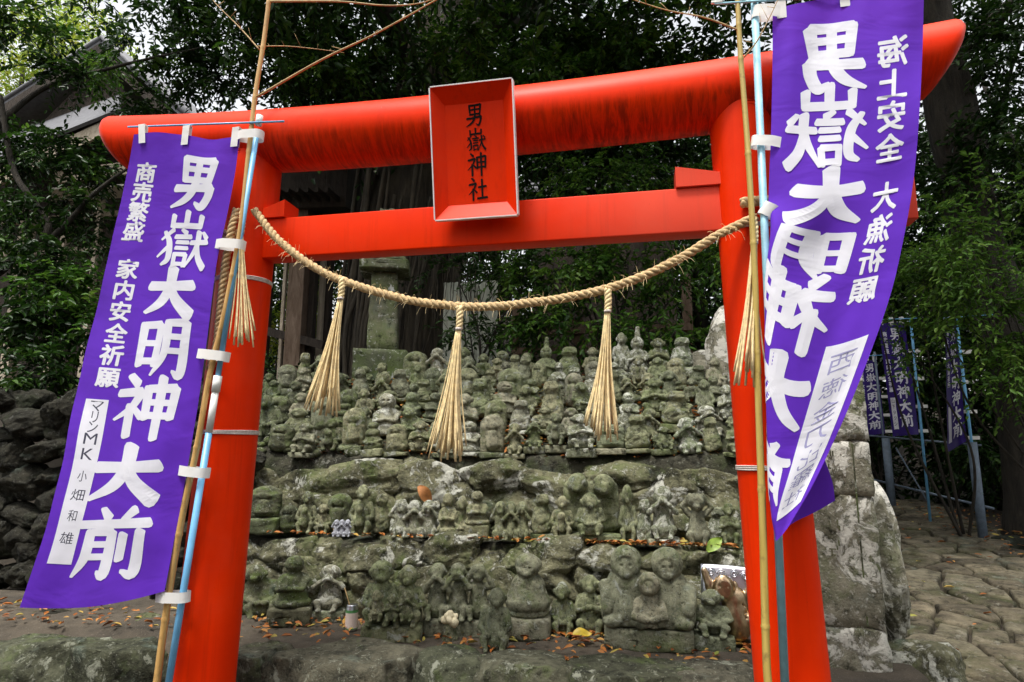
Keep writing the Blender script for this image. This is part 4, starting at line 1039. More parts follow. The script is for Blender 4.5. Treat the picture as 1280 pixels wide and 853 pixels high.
def statue(kind, pos, H, W, label, mat='statue', yaw=0., tilt=0., plinth=0., var=0, group=None, pw=1.0, sub=None):
    """H total height in metres (with plinth), W width of the figure in metres"""
    me = clone(KIND[kind][var % len(KIND[kind])], mat); V0 = np.array([v.co[:] for v in me.vertices]) if me.name not in _dim else None
    if V0 is not None: _dim[me.name] = (V0[:, 0].max()-V0[:, 0].min(), V0[:, 2].max())
    bw, bh = _dim[me.name]; ph = plinth*H; sz = (H-ph)/bh; sx = W/bw
    nm = 'monkey_statue' if me.name.startswith('monkey') else 'stone_statue'
    if kind == 'trio': nm = 'monkey_statue'
    rot = (tilt*.5, tilt, yaw); dp = min(max((sx+sz)/2, sx*.8), sx*1.2)
    if plinth > 0:
        e = empty(nm, pos, rot); f = obj(me.name.split('.')[0], me, e, (0, 0, ph-.004)); f.scale = (sx, dp, sz)
        obj('plinth', plinth_mesh(W*pw, W*.80*pw, ph, int(abs(pos[0]*1000)) % 97, M[mat]), e)
    else:
        e = obj(nm, me, None, pos, rot); e.scale = (sx, dp, sz)
    return tag(e, label, 'statue', group)
_dim = {}
CY = lambda P: math.atan2(P[0]-CAM[0], P[1]-CAM[1])*-.55      # figures face the visitor a little
def statue_px(kind, px, base, top, w, z, label, mat='statue', Y=None, **kw):
    P = atz(px, base, z) if Y is None else at(px, base, Y)
    if Y is not None: P[2] = max(P[2], 0) if z is None else z
    s = depth(P)/FPX; yaw = kw.pop('yaw', 0)+CY(P)
    return statue(kind, P, (base-top)*s*1.0, w*s, label, mat, yaw=yaw, **kw)

# front row, left to right (photo pixels give foot, head and width; z is the ledge)
Z1 = .285; g1 = 'statues standing in the front row on the ledge'
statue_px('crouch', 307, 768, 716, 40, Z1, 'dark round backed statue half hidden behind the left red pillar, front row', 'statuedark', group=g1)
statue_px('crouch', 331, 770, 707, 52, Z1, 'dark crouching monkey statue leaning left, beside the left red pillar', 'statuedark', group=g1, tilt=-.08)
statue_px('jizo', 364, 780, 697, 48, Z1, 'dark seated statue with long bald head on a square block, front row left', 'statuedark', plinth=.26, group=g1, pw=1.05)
statue_px('mouth', 410, 775, 708, 44, Z1, 'hooded monkey statue with pale lichen chest standing left of the drink can', 'statuelich', plinth=.2, group=g1, pw=1.0)
statue_px('stack', 445, 752, 714, 26, Z1, 'small lumpy worn statue behind the drink can', 'statue', group=g1)
def group_statue(px, base, w, hgt, z, label, builders, mat, group, plinth=0., pmat=None, h=.02, seed=0, pdep=.36, yaw=0, Y=None):
    """several figures carved from one block: each figure a part, with the block under them"""
    P = atz(px, base, z) if Y is None else at(px, base, Y)
    if Y is not None: P[2] = z
    s = depth(P)/FPX; e = tag(empty('statue_group', P, (0, 0, CY(P)+yaw)), label, 'statue', group)
    Wm, Hm = w*s, hgt*s; ph = plinth*Hm
    for k, (nm, fn, ox, oy, oz, sc_, lo, hi) in enumerate(builders):
        me = make(nm, fn, mat, h, .011, seed+k, lo, hi); f = obj(nm, me, e, (ox*Wm, oy*Wm, ph+oz*Hm)); f.scale = (sc_*Wm, sc_*Wm, sc_*Wm)
    if plinth: obj('plinth', plinth_mesh(Wm, pdep*Wm, ph, seed, M[pmat or mat]), e)
    return e
group_statue(490, 800, 74, 95, Z1, 'statue of two adult monkeys with three infants on their laps, right of the drink can', [
  ('adult_figure', lambda s: monkey(s, pose='lap', hood=.4, hr=.17), -.23, .10, 0, 1.0, LOB, HIB), ('adult_figure', lambda s: monkey(s, pose='lap', hood=0, hr=.165), .23, .12, -.03, .98, LOB, HIB),
  ('infant_figure', lambda s: monkey(s, pose='lap', hood=0, hr=.19), -.25, -.16, .08, .46, LOB, HIB), ('infant_figure', lambda s: monkey(s, pose='pray', hood=0, hr=.19), .02, -.18, .08, .42, LOB, HIB), ('infant_figure', lambda s: monkey(s, pose='mouth', hood=0, hr=.2), .27, -.16, .08, .46, LOB, HIB)],
  'statue', g1, plinth=.20, seed=41, pdep=.42)
group_statue(571, 795, 84, 84, Z1, 'three slim monkey statues on one plinth, covering mouth, eyes and ears', [
  ('monkey_figure', lambda s: monkey(s, pose='mouth', hood=.3, fat=.8, hr=.14), -.31, .04, 0, .80, LOB, HIB), ('monkey_figure', lambda s: monkey(s, pose='eyes', hood=.3, fat=.8, hr=.14), 0, .04, 0, .80, LOB, HIB), ('monkey_figure', lambda s: monkey(s, pose='ears', hood=.3, fat=.8, hr=.14), .31, .04, 0, .80, LOB, HIB)],
  'statuebig', g1, plinth=.24, seed=51, pdep=.34)
statue_px('knees', 619, 812, 738, 44, Z1, 'kneeling monkey statue at the front edge, between the slim trio and the hooded monkey', 'statuebig', group=g1, var=1)
P_ = statue_px('cape', 660, 796, 695, 58, Z1, 'upright hooded monkey statue with rounded cape body on a rough block', 'statuebig', plinth=.25, group=g1, pw=.98)
statue_px('lap', 704, 793, 730, 34, Z1, 'small monkey statue with folded hands, right of the hooded caped monkey', 'statue', group=g1)
statue_px('pray', 738, 792, 722, 40, Z1, 'small round headed monkey statue just left of the pair with an infant', 'statue', group=g1)
WB = (-.6, -.48, -.06), (.6, .44, 1.12)
def big_adult(s):
    s.add(s.cap((0, .04, .14), (0, .03, .44), .34, .26), .05); s.add(s.ell((0, -.04, .74), (.20, .19, .22)), .02)
    s.sub(s.ell((0, -.25, .70), (.145, .10, .165)), .02); s.add(s.ell((0, -.15, .69), (.125, .075, .145)), .012); s.add(s.ell((0, -.205, .62), (.07, .05, .055)), .02)
    s.sub(s.box((0, -.265, .61), (.05, .02, .006), .002), .01)
    for q in (-1, 1): s.sub(s.ell((q*.05, -.215, .73), (.03, .03, .018)), .01); s.add(s.cap((q*.27, -.05, .44), (q*.24, -.25, .22), .09, .075), .016); s.add(s.ell((q*.17, -.25, .07), (.13, .12, .08)), .02)
def big_infant(s):
    s.add(s.cap((0, .02, .14), (0, .02, .42), .30, .20), .05); s.add(s.ell((0, -.06, .76), (.22, .2, .22)), .02); s.sub(s.ell((0, -.27, .73), (.15, .1, .16)), .02); s.add(s.ell((0, -.17, .72), (.13, .075, .14)), .012); s.add(s.ell((0, -.22, .66), (.06, .05, .05)), .02)
    for q in (-1, 1): s.add(s.cap((q*.22, -.02, .42), (q*.27, -.2, .2), .08, .07), .016); s.add(s.cap((q*.27, -.2, .2), (q*.05, -.28, .16), .07, .06), .016)
group_statue(811, 808, 109, 121, Z1, 'largest statue: two hooded monkeys side by side hugging an infant, on a block', [
  ('adult_figure', big_adult, -.235, .02, 0, .90, WB[0], WB[1]), ('adult_figure', big_adult, .235, .02, 0, .90, WB[0], WB[1]), ('infant_figure', big_infant, .02, -.16, .02, .60, WB[0], WB[1])],
  'statuebig', g1, plinth=.21, seed=61, h=.017, pdep=.52)
statue_px('lap', 893, 811, 739, 50, Z1, 'dark bare headed statue with folded arms on a block in front of the metal relief', 'statuebig', plinth=.25, group=g1, pw=1.0)

# second row on the terrace shelf
Z2 = .835; g2r = 'statues standing in the second row'
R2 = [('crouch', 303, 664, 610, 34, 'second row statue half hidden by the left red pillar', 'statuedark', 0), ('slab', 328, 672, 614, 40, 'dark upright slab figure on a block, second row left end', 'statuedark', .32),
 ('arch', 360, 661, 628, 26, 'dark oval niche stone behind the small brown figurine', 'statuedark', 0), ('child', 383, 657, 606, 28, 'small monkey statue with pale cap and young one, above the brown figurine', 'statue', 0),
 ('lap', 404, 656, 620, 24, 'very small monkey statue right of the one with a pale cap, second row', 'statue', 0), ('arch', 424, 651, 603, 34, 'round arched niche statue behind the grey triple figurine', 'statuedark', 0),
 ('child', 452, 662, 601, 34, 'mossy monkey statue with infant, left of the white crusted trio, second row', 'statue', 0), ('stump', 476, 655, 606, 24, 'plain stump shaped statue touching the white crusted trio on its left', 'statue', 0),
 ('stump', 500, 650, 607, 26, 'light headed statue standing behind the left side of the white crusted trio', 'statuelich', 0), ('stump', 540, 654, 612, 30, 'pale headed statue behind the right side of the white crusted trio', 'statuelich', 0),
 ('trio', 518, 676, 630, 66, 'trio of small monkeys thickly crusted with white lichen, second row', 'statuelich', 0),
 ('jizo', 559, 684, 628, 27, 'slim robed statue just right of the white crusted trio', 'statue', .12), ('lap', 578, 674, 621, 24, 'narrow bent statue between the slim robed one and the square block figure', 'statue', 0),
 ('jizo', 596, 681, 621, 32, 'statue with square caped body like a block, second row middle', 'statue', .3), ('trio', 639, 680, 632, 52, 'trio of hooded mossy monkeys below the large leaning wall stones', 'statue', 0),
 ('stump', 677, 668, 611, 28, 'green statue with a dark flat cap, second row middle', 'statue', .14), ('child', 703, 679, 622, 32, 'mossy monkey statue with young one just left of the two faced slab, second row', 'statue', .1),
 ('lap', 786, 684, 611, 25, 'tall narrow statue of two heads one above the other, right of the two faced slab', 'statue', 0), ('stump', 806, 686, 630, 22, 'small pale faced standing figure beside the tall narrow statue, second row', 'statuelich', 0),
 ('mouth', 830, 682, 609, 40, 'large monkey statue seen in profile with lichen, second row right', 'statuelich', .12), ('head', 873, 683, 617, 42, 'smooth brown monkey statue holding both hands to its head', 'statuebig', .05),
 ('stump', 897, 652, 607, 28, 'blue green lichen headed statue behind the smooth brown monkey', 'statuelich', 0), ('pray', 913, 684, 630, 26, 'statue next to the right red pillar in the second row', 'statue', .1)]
for k, (kd, px, b, t, w, lb, mt, pl_) in enumerate(R2):
    statue_px(kd, px, b, t, w, Z2-.005, lb, mt, Y=1.62 if b > 670 else (1.70 if b > 655 else 1.78), plinth=pl_, group=g2r)
def pair_slab(s):
    s.add(s.box((0, .12, .45), (.46, .12, .42), .12)); s.add(s.ell((-.22, -.0, .82), (.17, .16, .18)), .03); s.add(s.ell((.22, -.0, .80), (.18, .16, .19)), .03)
    for q, zz in ((-.22, .79), (.22, .77)):
        s.sub(s.ell((q, -.17, zz), (.12, .08, .135)), .02); s.add(s.ell((q, -.1, zz-.01), (.105, .065, .12)), .012); s.add(s.ell((q, -.15, zz-.06), (.05, .04, .04)), .02)
def slab_infant(s): monkey(s, pose='lap', hood=0, hr=.2, fat=1.25, head=(0, -.06, .76))
group_statue(739, 687, 78, 84, Z2, 'broad slab with two hooded faces and a bowed infant in front, second row', [
  ('adult_figures', pair_slab, 0, .12, 0, .98, (-.6, -.4, -.06), (.6, .4, 1.1)), ('infant_figure', slab_infant, 0, -.12, 0, .66, LOB, HIB)], 'statue', g2r, plinth=.12, seed=71, pdep=.42, Y=1.62)

# top row along the back of the slope
gT = 'statues in the top row against the dark trees'
TOP = [('arch', 519, 468, 426, 34, 'rounded hooded niche statue just right of the stone lantern base', 0), ('mouth', 546, 470, 424, 28, 'hooded statue with white cheek behind the middle straw tassel, left side', .15), ('child', 580, 470, 424, 26, 'tall thin statue close behind the right edge of the middle straw tassel', 0),
 ('child', 604, 474, 438, 24, 'short statue with double head, top row left of the tall bald one', 0), ('pray', 621, 474, 444, 20, 'tiny statue sitting in front of the tall bald one, top row', 0), ('jizo', 628, 462, 421, 26, 'tall bald statue in the top row left of centre', .1), ('stump', 643, 474, 440, 20, 'statue with wide flat head right of the tall bald one, top row', .1),
 ('jizo', 659, 470, 432, 22, 'slim robed standing statue, top row centre left', .1), ('hat', 683, 476, 420, 28, 'statue carrying a vase and wearing a topknot, top row centre', 0), ('stump', 711, 476, 434, 32, 'brown cowled statue bending its head, top row centre', 0),
 ('child', 741, 474, 432, 26, 'statue behind the right straw tassel on its left side, top row', .1), ('knees', 777, 475, 415, 24, 'tall squarish faced statue right of the right straw tassel', .15), ('hat', 798, 476, 408, 30, 'statue in a tall pointed hat, top row right', .1),
 ('pray', 824, 474, 422, 28, 'upright monkey statue holding hands together on a small block, top row right', .16), ('stump', 853, 476, 424, 30, 'pale flat headed statue on a pinkish block, right end of the top row', .25), ('mouth', 400, 470, 430, 24, 'round headed statue left of the stone lantern, behind the left straw tassel', .2), ('stump', 380, 470, 428, 20, 'small dark statue beside the wooden post, far left of the top row', 0)]
for k, (kd, px, b, t, w, lb, pl_) in enumerate(TOP):
    statue_px(kd, px, b, t, w, slope_z(3.08)-.01, lb, 'statuelich' if k in (1, 11, 12, 14) else 'statue', Y=3.02+(.06 if b > 472 else .16), plinth=pl_, group=gT, var=k)

# crowded slope: six stepped rows of small figures
rs = np.random.RandomState(77)
gS = 'small stone statues crowded on the slope'
ORD = ['leftmost', 'second from left', 'third from left', 'fourth from left', 'fifth from left', 'sixth from left', 'seventh from left', 'eighth from left', 'ninth from left', 'tenth from left', 'eleventh from left', 'twelfth from left', 'thirteenth from left', 'fourteenth from left', 'fifteenth from left', 'sixteenth from left', 'seventeenth from left', 'eighteenth from left', 'nineteenth from left', 'twentieth from left', 'twenty first from left', 'twenty second from left', 'twenty third from left', 'twenty fourth from left', 'twenty fifth from left', 'twenty sixth from left', 'twenty seventh from left', 'twenty eighth from left']
ROWN = ['bottom slope row', 'second slope row', 'third slope row', 'fourth slope row', 'fifth slope row']
# (row height in the photo at its foot, head) for x = 330 .. 915
rowsS = [(2.13, 578, 46, 0), (2.32, 553, 46, 0), (2.51, 528, 44, 0), (2.70, 506, 40, 0), (2.88, 488, 36, 0)]
kinds = ['knees', 'eyes', 'mouth', 'ears', 'lap', 'pray', 'jizo', 'stump', 'child', 'stack', 'crouch', 'arch', 'slab', 'jizo', 'stump', 'knees']
for ri, (Y, fy, hp, step) in enumerate(rowsS):
    x = 322+rs.uniform(0, 12); n = 0
    while x < 922:
        w = rs.uniform(.74, 1.15)*hp*.72; kd = kinds[rs.randint(len(kinds))]
        hh = hp*rs.uniform(.72, 1.22); yy = Y+rs.uniform(-.045, .055); P = at(x+w/2, fy, yy); P[2] = slope_z(yy)-.012
        s_ = depth(P)/FPX
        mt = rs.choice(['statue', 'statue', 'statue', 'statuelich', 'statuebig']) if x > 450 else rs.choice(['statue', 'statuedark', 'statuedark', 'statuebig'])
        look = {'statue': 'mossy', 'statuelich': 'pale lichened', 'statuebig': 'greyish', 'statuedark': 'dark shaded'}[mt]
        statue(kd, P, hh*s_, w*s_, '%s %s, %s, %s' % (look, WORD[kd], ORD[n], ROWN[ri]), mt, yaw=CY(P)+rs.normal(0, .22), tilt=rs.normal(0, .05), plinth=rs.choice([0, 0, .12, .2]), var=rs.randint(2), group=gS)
        n += 1; x += w*rs.uniform(.88, 1.12)
print('statues', sum(1 for o in COL.objects if 'category' in o and o['category'] == 'statue'))
# loose cobbles wedged between the statues, too many to count
mb = MB()
for k in range(230):
    Y = rs.uniform(2.1, 3.1); px = rs.uniform(322, 920) if k < 40 else rs.uniform(318, 450); P = at(px, 500, Y); P[2] = slope_z(Y)+rs.uniform(0, .035)
    sz = rs.uniform(.03, .065); V, F = rock(1000+k, (sz*1.2, sz, sz*.8), 2, 8, .05, .75); mb.add(V @ rotz(rs.uniform(0, 6)).T+P, F)
tag(mb.build('loose_cobbles', M['rock'], None, True), 'loose mossy cobbles wedged between the small statues', 'stones', kind='stuff')

# ------------------------------------------------------------------ small offerings
def can():
    P = atz(439, 789, Z1+.004); e = tag(empty('drink_can', P, (0, 0, .4)), 'small drink can with a straw standing on the front ledge', 'can')
    prof = [(0, .021), (.004, .025), (.012, .027), (.098, .027), (.108, .023), (.112, .0235), (.1125, .0215)]
    mb = MB(); mb.tube([(0, 0, z) for z, q in prof], [q for z, q in prof], 28); b = child_local(mb, 'can_body', M['alu'], e)
    mb = MB(); mb.tube([(0, 0, .016), (0, 0, .080)], [.0274, .0274], 28, cap=False); child_local(mb, 'label', M['canlab'], e)
    for z0, z1 in ((.080, .092), (.012, .016)):
        mb = MB(); mb.tube([(0, 0, z0), (0, 0, z1)], [.0275, .0275], 28, cap=False); child_local(mb, 'label_band', M['cangrn'], e)
    mb = MB(); mb.tube([(.004, 0, .06), (-.012, -.004, .112), (-.036, -.008, .185)], .0022, 8); child_local(mb, 'straw', M['twig'], e); e.scale = (1.5, 1.5, 1.5)
def child_local(mb, name, mat, par, smooth=True): return mb.build(name, mat, par, smooth)
can()
def trio_small(px, base, w, h_, z, mat, label, name, Y=None):
    P = atz(px, base, z); s = depth(P)/FPX; me = clone(KIND['trio'][0], mat); o = obj(name, me, None, P, (0, 0, CY(P))); bw = 1.35
    o.scale = (w*s/bw, w*s/bw, h_*s/1.0); tag(o, label, 'figurine')
    return o
trio_small(427, 671, 26, 22, Z2+.004, 'greycast', 'tiny pale grey figurine of three monkeys on the shelf', 'figurine')
trio_small(372, 664, 22, 13, Z2+.004, 'browncast', 'tiny rusty brown figurine lying among leaves on the shelf', 'figurine')
def cream_fig():
    P = atz(562, 802, Z1+.004); s = depth(P)/FPX; e = tag(empty('figurine', P), 'small figurine of cream flower like lumps on a mossy base, before the slim trio', 'figurine')
    r_ = np.random.RandomState(3)
    S_ = SDF((-.5, -.5, -.05), (.5, .5, 1.2), .035)
    for c, q in (((-.2, -.1, .72), .2), ((.22, -.12, .62), .22), ((0, -.05, .95), .2), ((-.12, -.2, .95), .12), ((.05, -.25, .75), .15), ((.25, 0, .88), .15)): S_.add(S_.ell(c, (q, q, q)), .03)
    f = obj('carving', S_.mesh('carving', M['cream'], .03, 3), e, (0, 0, 17*s)); f.scale = (27*s,)*3
    S_ = SDF((-.5, -.5, -.05), (.5, .5, .8), .04); S_.add(S_.cap((0, 0, .15), (0, 0, .5), .32, .26), .05)
    f = obj('plinth', S_.mesh('plinth', M['statue'], .04, 4), e, (0, 0, -.005)); f.scale = (30*s,)*3
cream_fig()
def relief():
    BL, BR, TL = at(877, 797, 1.27), at(942, 804, 1.25), at(876, 705, 1.33); e = tag(empty('metal_relief', (BL+BR)/2), 'silver scrollwork plate with a bronze climbing monkey, leaning on the wall', 'ornament')
    ex = BR-BL; ez = TL-BL; ey = np.cross(ex, ez); ey /= np.linalg.norm(ey)
    if ey[1] > 0: ey = -ey
    o0 = (BL+BR)/2; Q = lambda x, z, d: BL-o0+ex*x+ez*z+ey*d
    mb = MB(); U, V, n = np.linspace(0, 1, 14), np.linspace(0, 1, 18), 0
    pts = []; F = []
    for d in (0, -.012):
        for v in V:
            for u in U: pts.append(Q(u, v-.03*math.sin(u*3.1)*(v > .9)+.04*math.sin(u*3.14)*v, d+.02*math.sin(v*3.1)))
    a = 14; 
    for i in range(17):
        for j in range(13):
            k = i*a+j; F.append((k, k+1, k+a+1, k+a)); k += 252; F.append((k+a, k+a+1, k+1, k))
    for j in range(13): F.append((j+1, j, 252+j, 253+j)); k = 17*a+j; F.append((k, k+1, 253+k, 252+k))
    for i in range(17): k = i*a; F.append((k, k+a, 252+k+a, 252+k)); k = i*a+13; F.append((k+a, k, 252+k, 252+k+a))
    mb.add(pts, F); child_local(mb, 'plate', M['alu'], e)
    for cx_, cz, sg, r0 in ((.20, .90, 1, .075), (.42, .88, -1, .085), (.66, .90, 1, .075), (.86, .88, -1, .07), (.55, .80, 1, .06)):
        t = np.linspace(0, 4.2*math.pi, 60); rr = r0*(1-t/t[-1]*.85); mb = MB()
        mb.tube([Q(cx_+sg*q*math.cos(a_)*1.2, cz+q*math.sin(a_)*.85, .022) for a_, q in zip(t, rr)], .0042, 6); child_local(mb, 'scroll', M['alu'], e)
    S_ = SDF((-.6, -.3, -.1), (.6, .3, 1.15), .024)
    S_.add(S_.cap((.10, 0, .52), (.14, 0, .20), .25, .27), .05); S_.add(S_.ell((-.10, -.12, .72), (.22, .19, .21)), .02); S_.add(S_.ell((-.13, -.28, .66), (.12, .09, .09)), .02)
    for q in (-1, 1): S_.add(S_.ell((-.10+q*.22, -.06, .76), (.06, .05, .08)), .015); S_.sub(S_.ell((-.11+q*.08, -.30, .76), (.04, .05, .03)), .012)
    for a_, b_ in (((-.08, 0, .56), (-.38, -.04, .74)), ((-.38, -.04, .74), (-.47, 0, .96)), ((.26, 0, .58), (.44, -.04, .74)), ((.44, -.04, .74), (.42, 0, .98)), ((.0, -.12, .2), (-.26, -.18, .34)), ((-.26, -.18, .34), (-.22, -.12, .06)), ((.28, -.12, .2), (.46, -.18, .36)), ((.46, -.18, .36), (.44, -.12, .08))): S_.add(S_.cap(a_, b_, .085, .07), .025)
    for z_ in (.25, .34, .43, .52): S_.sub(S_.cap((.0, -.17, z_+.02), (.34, -.17, z_-.06), .016, .016), .02)
    L = np.linalg.norm(ex); f = obj('monkey_relief', S_.mesh('monkey_relief', M['bronze'], .012, 5), e, tuple(Q(.58, .0, .03)), (-.05, 0, math.atan2(ex[1], ex[0]))); hs = np.linalg.norm(ez)*.85; f.scale = (L*1.0, .20, hs*1.05)
relief()
# ---CHUNK3 END
# ------------------------------------------------------------------ stone lantern, steles
def block(mb, c, h, seed, rot=None, top=1.):
    V, F = ico(4); q = np.max(np.abs(V), axis=1)[:, None]; V = V/q; V = V*.985+.015*V/np.linalg.norm(V, axis=1)[:, None]*1.3
    V = V.copy(); tz = (V[:, 2]+1)/2; V[:, :2] *= (1+(top-1)*tz)[:, None]; V = V*np.array(h); V += (fbm(V*11, 3, seed)*.008)[:, None]*np.sign(V)
    if rot is not None: V = V @ rot.T
    mb.add(V+np.array(c), F)
def lantern():
    P = at(469, 445, 3.75); P[2] = 2.24; s = depth(P)/FPX; z = lambda py: at(478, py, 3.75)[2]; e = tag(empty('stone_lantern', P), 'mossy stone lantern post with a square cap standing behind the small statues', 'stone lantern')
    cx_ = at(478, 390, 3.75)[0]-P[0]; R_ = rotz(.32)
    def part(name, zc0, zc1, w, seed, top=1.):
        mb = MB(); block(mb, (cx_, .05, (zc0+zc1)/2-P[2]), (w*s/2, w*s/2, (zc1-zc0)/2), seed, R_, top); o = mb.build(name, M['lantern'], e, True)
    part('base', P[2]-.05, z(440), 66, 1); part('shaft', z(440), z(342), 38, 2, .84); part('cap_slab', z(342), z(330), 62, 3); part('cap', z(330), z(318), 56, 4, .8); part('finial', z(318), z(262), 30, 5, .6)
lantern()
def stele_right():
    P = at(1074, 832, .98); e = tag(empty('stone_stele', P), 'tall lichen blotched square stone pillar with carved writing behind the right banner', 'stele')
    s = depth(P)/FPX; w = 76*s/2; z0 = P[2]; zs = [(z0-.06, z0+.20, 1.06), (z0+.19, z0+.925, 1.), (z0+.922, z0+1.243, .985), (z0+1.24, z0+1.64, .97)]
    for k, (a, b, q) in enumerate(zs):
        mb = MB(); block(mb, (0, .14, (a+b)/2-z0), (w*q, .17*q, (b-a)/2), 30+k, rotz(-.12), .985 if k else .95); o = mb.build('plinth' if k == 0 else 'stone_block', M['stele'], e, True)
    mb = MB()                                        # worn carved strokes on the face
    r_ = np.random.RandomState(8)
    for cz in (.62, .78, .98, 1.12):
        for k in range(5):
            x, z = -w*.60+r_.uniform(-.04, .05), cz+r_.uniform(-.05, .05); L = r_.uniform(.02, .05); h = k % 2
            mb.box((x, .14-.172, z), (L/2 if h else .004, .003, .004 if h else L/2), rotz(-.12))
    mb.build('carved_writing', M['statuedark'], e)
    mb = MB(); mb.box((w*.30, -.035-.0, .72), (.004, .003, .5), rotz(-.12)); mb.build('carved_groove', M['statuedark'], e)
stele_right()
def small_stele(px0, px1, py0, py1, Y, label, seed, z0):
    a, b = at(px0, py1, Y), at(px1, py1, Y); zt = at((px0+px1)/2, py0, Y)[2]; V, F = rock(seed, (abs(b[0]-a[0])/2*1.15, .13, (zt-z0)/2*1.15), 4, 9, .05, .8)
    P = (a+b)/2; P[2] = z0; o = obj('stone_stele', mesh_np('stone_stele', V+np.array([0, 0, (zt-z0)/2]), F, M['stele']), None, P); tag(o, label, 'stele', 'standing stones behind the statues')
small_stele(888, 934, 392, 480, 2.95, 'pale standing stone with a bulging top, partly behind the right red pillar', 61, 2.05)
small_stele(860, 896, 442, 480, 3.35, 'low grey slab behind the right end of the top statue row', 62, 2.1)

# ------------------------------------------------------------------ trees and shrubs
def leaf_arrays(B0, D, L, n, size, seed, droop=.35, spread=1., wid=.42, up=.8):
    """branchlets from B0 along D (length L), n leaves each on alternating sides"""
    r = np.random.RandomState(seed); N = len(B0)
    t = np.tile((np.arange(n)+.6)/n, (N, 1))+r.uniform(-.04, .04, (N, n))
    pos = B0[:, None]+D[:, None]*(L[:, None]*t)[..., None]; pos[..., 2] -= droop*(L[:, None]*t**2)
    side = np.cross(D, np.array([0, 0, 1.])); side /= np.linalg.norm(side, axis=1)[:, None]+1e-6
    sg = np.where(np.arange(n) % 2 == 0, 1., -1.)[None, :, None]
    ax = D[:, None]*r.uniform(.3, .9, (N, n, 1))+side[:, None]*sg*r.uniform(.5, 1.1, (N, n, 1))+np.array([0, 0, -1.])*r.uniform(-.1, .7, (N, n, 1))+r.normal(0, .25, (N, n, 3))
    ax /= np.linalg.norm(ax, axis=-1)[..., None]
    nr = np.array([0, 0, up])+r.normal(0, .42, (N, n, 3)); nr -= ax*(nr*ax).sum(-1)[..., None]; nr /= np.linalg.norm(nr, axis=-1)[..., None]+1e-9
    w = np.cross(nr, ax); s = size*r.uniform(.6, 1.25, (N, n, 1))
    pts = [(0, 0, 0), (.32, .5, .10), (.72, .36, .07), (1, 0, -.10), (.72, -.36, .07), (.32, -.5, .10)]
    V = np.stack([pos+s*(ax*a+w*(b*wid)+nr*c) for a, b, c in pts], 2).reshape(-1, 3)
    k = np.arange(N*n)[:, None]*6; F = np.concatenate([k+np.array([0, 1, 2, 3]), k+np.array([3, 4, 5, 0])])
    ti = np.clip(.5+.22*r.normal(size=(N, 1))+.18*r.normal(size=(N, n)), 0, 1)
    return V, F, np.repeat(ti.ravel(), 6)
def twig_arrays(B0, D, L, droop, r0):
    t = np.array([0, .5, 1.]); N = len(B0); pos = B0[:, None]+D[:, None]*(L[:, None]*t)[..., None]; pos[..., 2] -= droop*L[:, None]*t**2
    a = np.cross(D, [0, 0, 1.]); a /= np.linalg.norm(a, axis=1)[:, None]+1e-6; b = np.cross(D, a); rad = np.array([1, .7, .3])*r0
    V = np.stack([pos+rad[None, :, None]*(math.cos(q)*a[:, None]+math.sin(q)*b[:, None]) for q in (0, 2.1, 4.2)], 2).reshape(-1, 3); F = []
    base = np.arange(N)[:, None]*9
    for i in range(2):
        for j in range(3):
            F.append(base+np.array([i*3+j, i*3+(j+1) % 3, (i+1)*3+(j+1) % 3, (i+1)*3+j]))
    return V, np.concatenate(F)
def crown(parent, blobs, leaf, n_leaf, mat, seed, twmat='barkdk', droop=.35, name='crown', Lr=(.25, .6), out=.7, r0=.004, wid=.42, link=None):
    """blobs: (centre, radii, number of branchlets); leaves gather in clumps, with gaps between them"""
    r = np.random.RandomState(seed); Bs, Ds = [], []
    for c, rad, n in blobs:
        c = np.array(c, float); rad = np.array(rad, float); ncl = max(3, n//14)
        cc = r.normal(size=(ncl, 3)); cc /= np.linalg.norm(cc, axis=1)[:, None]; cc *= r.uniform(.45, 1., (ncl, 1))**.6
        k = r.randint(ncl, size=n); p = cc[k]+r.normal(0, .17, (n, 3)); d = p*out+r.normal(0, .6, (n, 3))+np.array([0, 0, -.15])
        Bs.append(c+p*rad); Ds.append(d/np.linalg.norm(d, axis=1)[:, None])
    B = np.concatenate(Bs); D = np.concatenate(Ds); L = r.uniform(*Lr, len(B))
    V, F, ti = leaf_arrays(B, D, L, n_leaf, leaf, seed+1, droop, wid=wid); o = obj(name, mesh_np(name, V, F, M[mat], False, ti), parent)
    V2, F2 = twig_arrays(B, D, L, droop, r0); obj('twigs', mesh_np('twigs', V2, F2, M[twmat], False), parent)['kind'] = 'stuff'
    return o
def limbs(parent, paths, mat, name='trunk', sides=12, rough=.06, seed=0, flute=0.):
    mb = MB()
    for k, (pts, r0, r1) in enumerate(paths):
        P = spline(pts, 10); n = len(P); R_ = np.linspace(r0, r1, n); ss = sides if k == 0 else 8
        V, F = tube(P, R_, ss); V = V.copy(); m = n*ss; ctr = np.repeat(P, ss, 0); dv = V[:m]-ctr
        f = fbm(V[:m]*np.array([3., 3, .8])/max(r0, .12)*.3, 3, seed+k)*rough*3
        if flute: f = f+flute*np.cos(np.tile(np.arange(ss)*2*math.pi/ss, n)*5+V[:m, 2]*.25)+flute*.7*np.cos(np.tile(np.arange(ss)*2*math.pi/ss, n)*9+1+V[:m, 2]*.4)
        V[:m] = ctr+dv*(1+f)[:, None]; mb.add(V, F)
    return mb.build(name, M[mat], parent, True)

